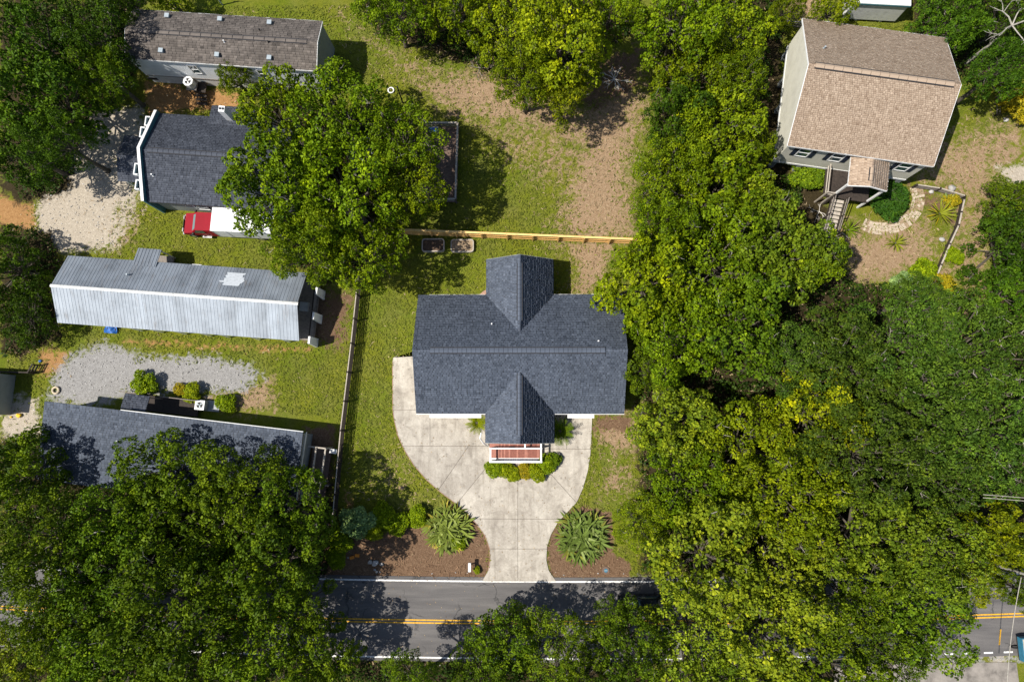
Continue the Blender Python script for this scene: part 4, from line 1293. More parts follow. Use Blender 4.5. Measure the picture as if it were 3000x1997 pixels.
# ------------------------------------------------------------------ rear deck of the parapet house
a, b2 = P(1230, 357, 1.45), P(1335, 581, 1.45)
t = thing('railed_deck', 'brown timber deck with grey railings beside the bright tree', 'deck', (a.x, b2.y, 0), R(-1))
W_, H_ = b2.x - a.x, a.y - b2.y
for i in range(int(H_ / .15)):
    y = i * .15
    MB().box(0, W_, y + .005, y + .145, .42, .46).build('deck_board', 'deck_brown', t)
MB().box(.05, W_ - .05, .05, H_ - .05, .2, .418).build('deck_frame', 'wood_dark', t)
for a, c in (((0, H_ - .04), (W_ - .04, H_ - .04)), ((W_ - .04, H_ - .04), (W_ - .04, .04)), ((W_ - .04, .04), (0, -.15))):
    for z in (.75, 1.08, 1.42):
        MB().beam((a[0], a[1], z), (c[0], c[1], z), .15 if z > 1.2 else .05, .05 if z > 1.2 else .12).build('rail', 'wood_pale' if z > 1.2 else 'wood_grey', t)
    n = max(2, int(math.hypot(c[0] - a[0], c[1] - a[1]) / 1.7))
    for i in range(n + 1):
        x, y = a[0] + (c[0] - a[0]) * i / n, a[1] + (c[1] - a[1]) * i / n
        MB().box(x - .045, x + .045, y - .045, y + .045, 0, 1.4).build('post', 'wood_grey', t)
p = P(1270, 377, 1.0)
t2 = thing('deck_table', 'white-edged blue table standing on the railed deck', 'table', (p.x, p.y, .46))
MB().box(-.45, .45, -.3, .1, .5, .55).build('table_top', 'blue', t2)
MB().box(-.45, .45, .103, .16, .5, .56).build('edge_strip', 'white', t2)
for x in (-.4, .36):
    for y in (-.25, .02):
        MB().box(x, x + .05, y, y + .05, 0, .498).build('leg', 'white', t2)
FOOT.append([P2(1230, 357), P2(1335, 357), P2(1335, 585), P2(1230, 585)])

# ------------------------------------------------------------------ vehicles
def wheel(t, x, y, z, r, w, side):
    o = MB().tube([(x, y - w / 2, z), (x, y + w / 2, z)], r, 18).build('wheel', 'tyre', t)
    MB().tube([(x, y + side * w / 2, z), (x, y + side * (w / 2 + .012), z)], r * .58, 14).build('rim', 'chrome', o)
p0 = P(594, 641, 3.0)
t = thing('box_truck', 'red-cabbed box truck with a white cargo box parked on the grass', 'truck', (p0.x, p0.y, 0), R(-3))
# frame: x runs back from the front of the box, cab ahead at negative x; box 2.15 wide
MB().box(.85, 7.4, -1.1, 1.1, .95, 3.05).build('cargo_box', 'white', t, bevel=.04)
for x in np.arange(.9, 7.4, 1.3):
    MB().box(x, x + .05, -1.125, -1.102, 1.0, 3.0).build('side_rib', 'white_dirty', t)
MB().box(.83, 7.42, -1.13, 1.13, 3.056, 3.09).build('roof_sheet', 'white', t)
for x in np.arange(1.3, 7.3, .75):
    MB().box(x, x + .05, -1.12, 1.12, 3.092, 3.11).build('roof_bow', 'white_dirty', t)
MB().box(-1.2, 7.3, -.45, .45, .55, .94).build('chassis', 'dark', t)
cab = MB()
prof = [(-2.75, .55), (-2.8, .95), (-2.68, 1.22), (-1.75, 1.40), (-1.15, 2.10), (.75, 2.16), (.75, .55)]
n = len(prof)
def ring(y, ins):
    return [(x + (ins if x < -2 else 0) + (0 if z < 1.3 else 0), y * (1 - (.10 if z > 1.5 else 0)), z) for x, z in prof]
A, B_ = ring(-.98, .1), ring(.98, .1)
A2, B2 = [(x + (.0), y * 1.0, z) for x, y, z in ring(-.98, 0)], None
cab.face(A[::-1] if False else A)
cab.face(B_[::-1])
for i in range(n):
    j = (i + 1) % n
    cab.face([A[j], A[i], B_[i], B_[j]])
cb = cab.build('cab', 'red_paint', t, bevel=.09)
MB().slab([(-1.70, .80, 1.46), (-1.70, -.80, 1.46), (-1.20, -.72, 2.06), (-1.20, .72, 2.06)], .02).build('windscreen', 'glass_teal', t)
for s in (-1, 1):
    q = [(-1.45, s * .985, 1.42), (-.35, s * .985, 1.42), (-.35, s * .905, 2.02), (-1.1, s * .905, 2.02)]
    MB().slab(q if s < 0 else q[::-1], .012).build('side_window', 'glass', t)
    MB().box(-1.55, -1.42, s * 1.12 - .10, s * 1.12 + .10, 1.4, 1.7).build('mirror', 'dark', t)
    MB().box(-2.86, -2.78, s * .62 - .18, s * .62 + .18, .85, 1.08).build('headlight', 'chrome', t)
    wheel(t, -1.95, s * .92, .42, .42, .26, s)
    wheel(t, 4.7, s * .82, .42, .42, .44, s)
    MB().box(-1.1, -.2, s * 1.0 - .16, s * 1.0 + .16, .38, .45).build('running_board', 'chrome', t)
    MB().box(-1.28, -.22, s * .987 - .008, s * .987 + .008, .7, 1.36).build('door', 'red_paint', t)
MB().box(-2.95, -2.79, -.98, .98, .48, .7).build('bumper', 'pipe_grey', t, bevel=.03)
MB().box(-2.83, -2.79, -.42, .42, .8, 1.08).build('grille', 'dark', t)
MB().beam((.7, -.9, 2.2), (.74, -1.05, 3.0), .03, .03).build('antenna', 'dark', t)
FOOT.append([tuple((Matrix.Rotation(R(-3), 4, 'Z') @ Vector(q) + Vector((p0.x, p0.y, 0)))[:2]) for q in ((-3, -1.2, 0), (6.7, -1.2, 0), (6.7, 1.2, 0), (-3, 1.2, 0))])

p0 = P(1884, 1772, .8)
t = thing('dark_car', 'black car on the road half hidden under roadside branches', 'car', (p0.x, p0.y, 0), R(1))
body = MB()
prof = [(-2.2, .35), (-2.25, .72), (-2.05, .88), (-.95, .98), (-.95, .98), (1.2, 1.0), (2.1, .95), (2.25, .7), (2.2, .35)]
A, B_ = [(x, -.9, z) for x, z in prof], [(x, .9, z) for x, z in prof]
body.face(A); body.face(B_[::-1])
for i in range(len(prof)):
    j = (i + 1) % len(prof)
    body.face([A[j], A[i], B_[i], B_[j]])
body.build('body', 'car_black', t, bevel=.08)
MB().hexa([(-1.05, -.82, .97), (1.75, -.82, .97), (1.75, .82, .97), (-1.05, .82, .97), (-.25, -.64, 1.45), (1.15, -.64, 1.45), (1.15, .64, 1.45), (-.25, .64, 1.45)]).build('cabin', 'car_black', t, bevel=.05)
for nm, q in (('windscreen', [(-.98, .72, 1.02), (-.98, -.72, 1.02), (-.30, -.58, 1.43), (-.30, .58, 1.43)]), ('rear_window', [(1.70, -.72, 1.02), (1.70, .72, 1.02), (1.20, .58, 1.43), (1.20, -.58, 1.43)])):
    MB().slab([Vector(v) + Vector((-.03 if nm == 'windscreen' else .03, 0, .03)) for v in q], .015).build(nm, 'glass', t)
for s in (-1, 1):
    q = [(-.7, s * .80, 1.03), (1.4, s * .80, 1.03), (1.0, s * .68, 1.40), (-.2, s * .68, 1.40)]
    q = [Vector(v) + Vector((0, s * .03, .01)) for v in q]
    MB().slab(q if s < 0 else q[::-1], .012).build('side_window', 'glass', t)
    MB().box(-2.27, -2.2, s * .62 - .17, s * .62 + .17, .58, .74).build('headlight', 'chrome', t)
    for x in (-1.4, 1.4):
        wheel(t, x, s * .8, .33, .33, .22, s)
p0 = P(2992, 1903, 1.2)
t = thing('blue_bin_trailer', 'blue-sided utility trailer with a tan load at the frame edge', 'trailer', (p0.x + 1.05, p0.y, 0), R(2))
MB().box(-.9, .9, -1.0, 1.0, .5, .62).build('bed', 'wood_dark', t)
for x0, x1, y0, y1 in ((-.9, -.82, -1, 1), (.82, .9, -1, 1), (-.82, .82, -1, -.92), (-.82, .82, .92, 1)):
    MB().box(x0, x1, y0, y1, .622, 1.2).build('side', 'blue_box', t)
MB().box(-.8, .8, -.9, .9, .622, 1.05).build('load', 'paver', t, bevel=.1)
for s in (-1, 1):
    wheel(t, s * .98, 0, .32, .32, .1, 1)

# ------------------------------------------------------------------ yard things
def condenser(px, py, z0, label, octa=False, stand=0.0):
    p = P(px, py, z0 + .9)
    t = thing('air_conditioner', label, 'air conditioner', (p.x, p.y, 0), R(-5))
    if stand:
        for x in (-.38, .38):
            for y in (-.38, .38):
                MB().box(x - .05, x + .05, y - .05, y + .05, 0, stand).build('leg', 'wood_dark', t)
        MB().box(-.5, .5, -.5, .5, stand, stand + .08).build('platform', 'wood_grey', t)
    else:
        MB().box(-.6, 1.5, -.5, .5, 0, .1).build('pad', 'tarp_grey', t)
    z = stand + .082 if stand else .102
    if octa:
        pts = [(.47 * math.cos(R(22.5 + 45 * i)), .47 * math.sin(R(22.5 + 45 * i))) for i in range(8)]
    else:
        pts = [(-.42, -.42), (.42, -.42), (.42, .42), (-.42, .42)]
    MB().prism(pts, z, z + .8).build('cabinet', 'white_dirty' if octa else 'pipe_grey', t, bevel=.03)
    sc = 1.06
    MB().prism([(a * sc, c * sc) for a, c in pts], z + .802, z + .86).build('lid', 'white', t)
    f = MB().tube([(0, 0, z + .862), (0, 0, z + .875)], .30, 20).build('fan_well', 'dark', t)
    for i in range(3):
        a = 2.1 * i + .4
        MB().hexa([(0, 0, z + .878), (.27 * math.cos(a), .27 * math.sin(a), z + .878), (.27 * math.cos(a + .7), .27 * math.sin(a + .7), z + .878), (.02, .02, z + .878),
                   (0, 0, z + .886), (.27 * math.cos(a), .27 * math.sin(a), z + .886), (.27 * math.cos(a + .7), .27 * math.sin(a + .7), z + .886), (.02, .02, z + .886)]).build('fan_blade', 'galv' if not octa else 'white', f)
condenser(549, 237, 1.3, 'white air conditioner raised on a tall stand beside the mobile home', True, 1.2)
condenser(584, 1186, .1, 'grey air conditioner on a pad against the dark shed-roofed home')
def planter(x0, x1, y0, y1, label, soil):
    a, c = P(x0, y1, .42), P(x1, y0, .42)
    t = thing('raised_planter', label, 'planter', ((a.x + c.x) / 2, (a.y + c.y) / 2, 0), 0, 'raised beds on the lawn')
    W, H = (c.x - a.x) / 2, (c.y - a.y) / 2
    def rr(w, h, r):
        out = []
        for cx, cy, s in ((w - r, h - r, 0), (-w + r, h - r, 90), (-w + r, -h + r, 180), (w - r, -h + r, 270)):
            for k in range(5):
                an = R(s + 22.5 * k)
                out.append((cx + r * math.cos(an), cy + r * math.sin(an)))
        return out
    o, i = rr(W, H, .28), rr(W - .1, H - .1, .2)
    mb = MB()
    for k in range(20):
        j = (k + 1) % 20
        mb.face([(*o[k], 0), (*o[j], 0), (*o[j], .42), (*o[k], .42)])
        mb.face([(*i[j], .2), (*i[k], .2), (*i[k], .42), (*i[j], .42)])
        mb.face([(*o[k], .42), (*o[j], .42), (*i[j], .42), (*i[k], .42)])
    mb.build('rim', 'wood_pale', t)
    MB().prism(rr(W - .08, H - .08, .2), .05, .3).build('soil', soil, t)
    return t
planter(1235, 1302, 698, 737, 'raised planter full of dark soil near the yellow fence', 'soil')
tp = planter(1320, 1388, 700, 738, 'raised planter of pale dry soil and seedlings near the yellow fence', 'soil_pale')
p = P(1180, 302)
t = thing('light_pole', 'dark leaning pole at the edge of the bright tree', 'pole', (p.x, p.y, 0))
MB().tube([(0, 0, 0), (.05, .05, 3.2)], .07, 8).build('shaft', 'dark', t)
MB().beam((.05, .05, 3.2), (-.25, .12, 3.25), .06, .06).build('arm', 'dark', t)
p = P(1146, 266)
mb = MB()
pts = [(.28 * math.cos(a), .28 * math.sin(a), .1 + .02 * math.sin(3 * a)) for a in np.linspace(0, 2 * math.pi, 15)]
tag(put('white_ring', mb.tube(pts, .07, 6, cap=False).mesh('white_ring', 'white', True), None, (p.x, p.y, .0)), 'white plastic ring lying on the lawn beside the dark pole', 'ring')
p = P(1377, 1655, .5)
t = thing('mailbox', 'white mailbox on a short post in the mulch bed by the road', 'mailbox', (p.x, p.y, 0))
MB().box(-.05, .05, -.05, .05, 0, .75).build('post', 'white', t)
MB().box(-.13, .13, -.5, .3, .76, 1.02).build('box', 'white', t, bevel=.05)
MB().box(-.12, .12, .302, .318, .77, 1.0).build('lid', 'pipe_grey', t)
p = P(1775, 1670)
t = thing('water_meter_cover', 'round water meter cover with a blue lid in the mulch', 'meter cover', (p.x, p.y, 0))
MB().tube([(0, 0, -.05), (0, 0, .03)], [.36, .34], 20).build('ring', 'mulch_ring' if 'mulch_ring' in MATS else 'deck_brown', t)
MB().tube([(0, 0, .03), (0, 0, .045)], .17, 16).build('lid', 'blue_box', t)
MB().box(-.14, .14, -.03, .03, .046, .056).build('handle', 'galv', t)
def rock(name, px, py, s, label, mat='stone', group=None, cat='rock', z=0.0, seed=0):
    rg = np.random.default_rng(seed + int(px * 7 + py))
    p = P(px, py, z)
    V, F = [], []
    n, m_ = 8, 5
    for i in range(m_ + 1):
        th = math.pi * i / m_
        for j in range(n):
            ph = 2 * math.pi * j / n
            r = s * (.75 + .5 * rg.random())
            V.append((r * math.sin(th) * math.cos(ph), r * .8 * math.sin(th) * math.sin(ph), s * .35 + r * .55 * math.cos(th)))
    for i in range(m_):
        for j in range(n):
            k = (j + 1) % n
            F.append((i * n + j, (i + 1) * n + j, (i + 1) * n + k, i * n + k))
    me = nmesh(name, np.array(V), np.array(F), mat, np.full(len(V), .55 + .4 * rg.random()))
    return tag(put(name, me, None, (p.x, p.y, 0)), label, cat, group)
for x, y, s, lb in ((1085, 1645, .26, 'middle-sized pale rock, first of three on the mulch bed'), (1100, 1648, .34, 'largest pale rock of the three on the mulch bed'), (1118, 1652, .2, 'smallest pale rock of the three on the mulch bed')):
    rock('rock', x, y, s, lb, group='rocks on the mulch bed')
for x, y, s, lb in ((1098, 1668, .12, 'white pebble closest to the three pale rocks'), (1104, 1674, .14, 'middle white pebble between the pale rocks and the road'), (1113, 1675, .1, 'smallest white pebble near the road edge')):
    rock('pebble', x, y, s, lb, group='white stones near the road edge', cat='stone')
for i, (x, y, a) in enumerate(((1032, 1632, .3), (1047, 1626, -.1))):
    p = P(x, y)
    b_ = MB().box(-.2, .2, -.13, .13, 0, .14)
    tag(put('brick', b_.mesh('brick', 'orange'), None, (p.x, p.y, 0), a), ('orange brick nearest the white stone on the mulch', 'orange brick beside the grey scraps on the mulch')[i], 'brick')
rock('rock', 1020, 1632, .1, 'little white stone beside the orange bricks')
# garden ornaments by the tan-roofed house
rock('boulder', 2787, 553, .38, 'round white boulder at the split-rail fence', 'stone')
rock('boulder', 2727, 562, .26, 'small white boulder inside the split-rail fence', 'stone')
rock('boulder', 2758, 702, .3, 'knobbly white stone beside the sagging garden fence', 'stone')
rock('boulder', 2804, 665, .16, 'tiny white stone at the bend of the sagging garden fence', 'stone')
rock('garden_ball', 2965, 274, .2, 'dark blue gazing ball in the yellow flower bed', 'blue', cat='ornament')
rock('boulder', 2952, 290, .42, 'pinkish boulder beside the blue gazing ball', 'stone')
rock('boulder', 2945, 352, .28, 'white stone at the foot of the yellow flower bed', 'stone')
rock('bucket_lid', 119, 1057, .18, 'blue bucket at the end of the dark rail fence', 'blue', cat='bucket')
for i, (x, y, s) in enumerate(((57, 1216, .28), (33, 1221, .13))):
    rock('yellow_toy', x, y, s, ('larger yellow ball on the sandy ground near the edge shed', 'smaller yellow ball on the sandy ground near the edge shed')[i], 'yellow', cat='ball')
p = P(165, 1143)
tag(put('old_tyre', MB().tube([(.3 * math.cos(a), .3 * math.sin(a), .1) for a in np.linspace(0, 2 * math.pi, 17)], .1, 8, cap=False).mesh('old_tyre', 'rope', True), None, (p.x, p.y, 0)), 'pale ring-shaped tyre lying on the shaded gravel', 'tyre')
# blue tarp under the metal eave
p = P(322, 966, .4)
V, F = [], []
for i in range(7):
    for j in range(5):
        V.append(((i - 3) * .2, (j - 2) * .16, .45 + .22 * math.sin(i * 1.7 + j) * (1 if 0 < i < 6 else .4) - .06 * abs(i - 3)))
for i in range(6):
    for j in range(4):
        F.append((i * 5 + j, (i + 1) * 5 + j, (i + 1) * 5 + j + 1, i * 5 + j + 1))
tarp = thing('blue_tarp', 'bright blue tarp over a low heap beside the metal-roofed home', 'tarp', (p.x, p.y, 0), R(-5))
put('sheet', nmesh('sheet', np.array(V), np.array(F), 'blue', smooth=True), tarp)
MB().box(-.5, .5, -.25, .25, 0, .2).build('heap', 'wood_dark', tarp, bevel=.05)
# things behind the long mobile home
p = P(520, 12)
tag(put('garden_hose', MB().tube([(.55 * math.cos(a) + .05 * math.sin(5 * a), .8 * math.sin(a), .5 + .35 * math.sin(a + 1)) for a in np.linspace(0, 2 * math.pi * 1.15, 30)] + [(-.9, -.2, .1)], .06, 6).mesh('garden_hose', 'rope', True), None, (p.x, p.y, .1)), 'pale coiled hose behind the long mobile home', 'hose')
p = P(652, 15)
t = thing('clothes_pole', 'blue-grey clothes pole behind the long mobile home', 'pole', (p.x, p.y, 0))
MB().tube([(0, 0, 0), (0, 0, 2.6)], .07, 8).build('shaft', 'galv', t)
MB().beam((-.5, 0, 2.55), (.5, 0, 2.55), .06, .06).build('crossbar', 'blue_box', t)
# utility wires on the east side, strung between two poles
def pole(px, py, label):
    p = P(px, py)
    t = thing('utility_pole', label, 'utility pole', (p.x, p.y, 0))
    MB().tube([(0, 0, 0), (0, 0, 9.2)], [.16, .11], 10).build('shaft', 'bark', t)
    MB().beam((-.9, 0, 8.6), (.9, 0, 8.6), .1, .12).build('crossarm', 'wood_grey', t)
    for x in (-.8, .8):
        MB().tube([(x, 0, 8.66), (x, 0, 8.85)], [.05, .03], 8).build('insulator', 'white_dirty', t)
    return p
pa = P(2995, 1690, 9)
p = thing('utility_pole', 'slim utility pole standing where the side street meets the road', 'utility pole', (pa.x + 1.0, pa.y, 0))
MB().tube([(0, 0, 0), (0, 0, 9.2)], [.15, .10], 10).build('shaft', 'bark_pale', p)
MB().beam((-1.0, 0, 8.8), (.2, 0, 8.8), .06, .07).build('crossarm', 'wood_dark', p)
a, c = P(2992, 1690, 8.8), P(2948, 2060, 8.0)
pts = [a.lerp(c, f) + Vector((0, 0, -1.2 * f * (1 - f))) for f in np.linspace(0, 1, 12)]
tag(put('service_cable', MB().tube(pts, .03, 6).mesh('service_cable', 'bark_pale', True)), 'pale service cable hanging over the side street', 'cable')
for k in range(2):
    a, c = P(2880, 1448 + 9 * k, 8), P(3080, 1464 + 9 * k, 8.6)
    pts = [a.lerp(c, f) + Vector((0, 0, -.4 * f * (1 - f))) for f in np.linspace(0, 1, 8)]
    tag(put('power_line', MB().tube(pts, .025, 6).mesh('power_line', 'bark_pale', True)), ('upper of two thin wires over the dark gap near the frame edge', 'lower of two thin wires over the dark gap near the frame edge')[k], 'wire')

# paved path curving round the green island
ctr = P(2592, 585)
path = struct(put('garden_path', None, None, (0, 0, 0)), 'curved path of tan stones')
track = [(2683, 548), (2692, 580), (2684, 615), (2662, 643), (2630, 662), (2592, 671), (2555, 668), (2528, 655)]
tr = [P(*q) for q in track]
acc = []
for a, c in zip(tr, tr[1:]):
    for f in np.linspace(0, 1, 5)[:-1]:
        acc.append(a.lerp(c, f))
acc.append(tr[-1])
base = MB()
for a, c in zip(acc, acc[1:]):
    d = (c - a).normalized()
    s = Vector((-d.y, d.x, 0))
    base.face([a - s * .62 + Vector((0, 0, .012)), c - s * .62 + Vector((0, 0, .012)), c + s * .62 + Vector((0, 0, .012)), a + s * .62 + Vector((0, 0, .012))])
base.build('path_bed', 'soil_pale', path)
random.seed(3)
for i in range(len(acc) - 1):
    a, c = acc[i], acc[i + 1]
    d = (c - a)
    ln = d.length
    d.normalize()
    s = Vector((-d.y, d.x, 0))
    for j in range(4):
        w0 = -.6 + j * .3
        q = [a + d * .015 + s * (w0 + .015), a + d * (ln - .015) + s * (w0 + .015), a + d * (ln - .015) + s * (w0 + .285), a + d * .015 + s * (w0 + .285)]
        q = [(v.x + random.uniform(-.02, .02), v.y + random.uniform(-.02, .02)) for v in q]
        MB().prism(q, .0, .045 + random.uniform(-.01, .012)).build('paver', random.choice(('paver', 'paver', 'sandstone' if 'sandstone' in MATS else 'soil_pale')), path)

# ------------------------------------------------------------------ trees
LEAFC = {'dk': (0.066, 0.126, 0.007), 'md': (0.112, 0.170, 0.007), 'br': (0.165, 0.228, 0.005), 'yl': (0.215, 0.255, 0.006), 'fd': (0.086, 0.142, 0.015), 'lt': (0.185, 0.236, 0.014),
         'pale': (0.21, 0.30, 0.12), 'agave': (0.19, 0.21, 0.02), 'palm': (0.095, 0.150, 0.055), 'gold': (0.30, 0.24, 0.012), 'island': (0.030, 0.075, 0.008)}
def unit(v):
    return v / np.maximum(np.linalg.norm(v, axis=-1, keepdims=True), 1e-9)
def leaves(rg, C, A, per, ln, wd, spread=(30, 92), tone0=None, blob=.3):
    """bunches of leaves: C centres (n,3), A axes (n,3); every bunch is a small dome; returns V, F, tone"""
    n = len(C)
    ref = np.where(np.abs(A[:, 2:3]) > .9, np.array([[1., 0, 0]]), np.array([[0, 0, 1.]]))
    X = unit(np.cross(A, ref))
    Y = np.cross(A, X)
    az = (np.arange(per)[None, :] * 2.39996 + rg.random((n, 1)) * 6.28 + rg.normal(0, .3, (n, per)))
    f = (np.arange(per)[None, :] + .5) / per
    el = np.radians(8 + (spread[1] - 8) * np.sqrt(f)) + rg.normal(0, .12, (n, per))
    U = A[:, None, :] * np.cos(el)[..., None] + (X[:, None, :] * np.cos(az)[..., None] + Y[:, None, :] * np.sin(az)[..., None]) * np.sin(el)[..., None]
    size = rg.uniform(.65, 1.25, (n, 1, 1))
    B = C[:, None, :] + U * (blob * size) * rg.uniform(.75, 1.1, (n, per, 1)) + rg.normal(0, ln * .10, (n, per, 3))
    # leaf points outward and a little sideways, its face turned along the dome
    D = unit(U * .55 + (X[:, None, :] * np.cos(az)[..., None] + Y[:, None, :] * np.sin(az)[..., None]) * .75 + rg.normal(0, .30, (n, per, 3)))
    L = ln * rg.uniform(.65, 1.25, (n, per, 1))
    Wv = unit(np.cross(D, U) + 1e-6)
    roll = rg.normal(0, .62, (n, per, 1))
    Nn_ = np.cross(Wv, D)
    Wv = Wv * np.cos(roll) + Nn_ * np.sin(roll)
    Nn_ = np.cross(Wv, D)
    B = B - D * (.3 * L)
    tip = B + D * L - Nn_ * (.20 * L)
    mid = B + D * (.56 * L) + Nn_ * (.05 * L)
    w = wd * L / ln * rg.uniform(.75, 1.2, (n, per, 1))
    q = np.stack([B, mid - Wv * w, tip, mid + Wv * w], 2).reshape(-1, 3)
    if tone0 is None:
        tone0 = rg.normal(.40, .20, n)
    t = np.clip(np.repeat((tone0[:, None] + rg.normal(0, .11, (n, per))).ravel(), 4), 0, 1)
    F = np.arange(len(q)).reshape(-1, 4)
    return q, F, t
def crown_mesh(seed, Rr=5.0, nl=24, rl=(1.0, 1.75), dome=2.6, area_=.42, per=24, ln=.28, wd=.088, flat=1.0, name='crown', finger=.10, blob=.30, twigs=1, skirt=6, sep=.90):
    rg = np.random.default_rng(seed)
    C, rad = [], []
    tries = 0
    while len(C) < nl and tries < 4000:
        tries += 1
        a, r = rg.random() * 6.2832, math.sqrt(rg.random()) * (Rr - rl[0] * .8)
        r *= 1 + .15 * math.sin(3 * a + seed) + .11 * math.sin(5 * a + seed * 2)
        z = dome * math.sqrt(max(0, 1 - (r / (Rr * 1.12)) ** 2)) + rg.normal(0, .6) * dome / 2.6
        p = np.array([r * math.cos(a), r * math.sin(a), z])
        q = rg.uniform(*rl)
        if all(np.linalg.norm((p - c) * np.array([1, 1, .5])) > sep * (q + s) for c, s in zip(C, rad)):
            C.append(p)
            rad.append(q)
    if skirt:
        a0 = rg.random() * 6.28
        for i in range(skirt):
            a = a0 + i * 6.2832 / skirt + rg.normal(0, .15)
            r = Rr * rg.uniform(.60, .80) * (1 + .15 * math.sin(3 * a + seed) + .11 * math.sin(5 * a + seed * 2))
            C.append(np.array([r * math.cos(a), r * math.sin(a), rg.uniform(-1.9, -.5) * dome / 2.6]))
            rad.append(rg.uniform(rl[0], (rl[0] + rl[1]) / 2))
    C, rad = np.array(C), np.array(rad)
    PC, PA = [], []
    for i in range(len(C)):
        m_ = int(2 * math.pi * rad[i] ** 2 * 1.3 / area_)
        k = np.arange(m_) + .5          # even spread over the lobe so that gaps stay between bunches
        zz = 1 - 1.45 * k / m_
        ph = k * 2.39996 + rg.random() * 6.28
        d = np.stack([np.sqrt(np.maximum(0, 1 - zz ** 2)) * np.cos(ph), np.sqrt(np.maximum(0, 1 - zz ** 2)) * np.sin(ph), zz], 1)
        d = unit(d + rg.normal(0, .13, d.shape))
        rr = rad[i] * rg.uniform(.74, 1.04, len(d))
        fg = rg.random(len(d)) < finger
        rr = np.where(fg, rr * rg.uniform(1.08, 1.30, len(d)), rr)
        p = C[i] + d * rr[:, None] * np.array([1, 1, flat])
        keep = rg.random(len(p)) > .07
        for j in range(len(C)):
            if j != i:
                keep &= ~((np.linalg.norm((p - C[j]) / np.array([1, 1, flat]), axis=1) < rad[j] * .60))
        PC.append(p[keep])
        ax = d * np.array([1, 1, .9]) + np.array([0, 0, .6]) + rg.normal(0, .18, d.shape)
        PA.append(unit(ax)[keep])
    PC, PA = np.concatenate(PC), np.concatenate(PA)
    V, F, T = leaves(rg, PC, PA, per, ln, wd, blob=blob)
    # limbs and pale twigs
    mb = MB()
    for i in range(len(C)):
        c = Vector(C[i])
        st = Vector((c.x * .12, c.y * .12, -.9 * Rr / 5))
        m1 = st.lerp(c, .5) + Vector((rg.normal(0, .2), rg.normal(0, .2), -.25)) * (Rr / 5)
        s = Rr / 5
        mb.tube([st, m1, c], [.11 * s, .075 * s, .045 * s], 5, 0, False)
        for k in range(5):
            d = Vector(unit(rg.normal(0, 1, 3)))
            d.z = abs(d.z) * .7 + .1
            d.normalize()
            top = k < twigs and rg.random() < .45
            e1 = c + d * rad[i] * .6 + Vector(rg.normal(0, .12, 3)) * s
            e2 = c + d * rad[i] * (rg.uniform(.98, 1.2) if top else .85)
            mb.tube([c, e1, e2], [.035 * s, .022 * s, .008 * s], 4, 1 if top else 0, False)
            if top:
                dd = Vector(rg.normal(0, 1, 3)); dd.z = .25; dd.normalize()
                e3 = e1 + dd * rad[i] * .9 + Vector((0, 0, .25)) * s
                mb.tube([e1, e1.lerp(e3, .5) + Vector(rg.normal(0, .06, 3)) * s, e3], [.022 * s, .018 * s, .008 * s], 3, 1, False)
    return nmesh(name, V, F, 'leaf', T), mb.mesh('limbs', ['bark', 'bark_pale'])
BROAD = [crown_mesh(100 + i, nl=26, rl=((.80, 1.55), (.70, 1.35), (.9, 1.75))[i % 3], dome=(2.6, 2.1, 3.0)[i % 3], ln=(.28, .24, .33, .30)[i % 4], wd=(.088, .072, .100, .082)[i % 4], area_=(.42, .36, .50, .44)[i % 4]) for i in range(8)]
FINE = [crown_mesh(200 + i, nl=34, rl=(.65, 1.3), dome=2.3, area_=.26, per=22, ln=.22, wd=.056, finger=.14, blob=.24, twigs=1) for i in range(3)]
def inside(p, pts):
    return sdist(np.array([p[0]]), np.array([p[1]]), pts)[0]
def trunk_spot(x, y, south=False):
    for f in FOOT + [drive_poly]:
        if inside((x, y), f) > -.35:
            pts = np.array(f)
            best = None
            for i in range(len(pts)):
                a, b_ = pts[i], pts[(i + 1) % len(pts)]
                e = b_ - a
                tt = np.clip(((np.array([x, y]) - a) @ e) / (e @ e), 0, 1)
                q = a + tt * e
                out = np.array([e[1], -e[0]]) / np.linalg.norm(e)
                if inside(q + out * .1, f) > 0:
                    out = -out
                d = np.hypot(*(q - np.array([x, y])))
                if best is None or d < best[0]:
                    best = (d, q + out * .7)
            x, y = best[1]
    if yc(x) - 3.7 < y < yc(x) + 4.2:
        y = yc(x) - 4.2 if south else yc(x) + 4.6
    return x, y
TN = 0
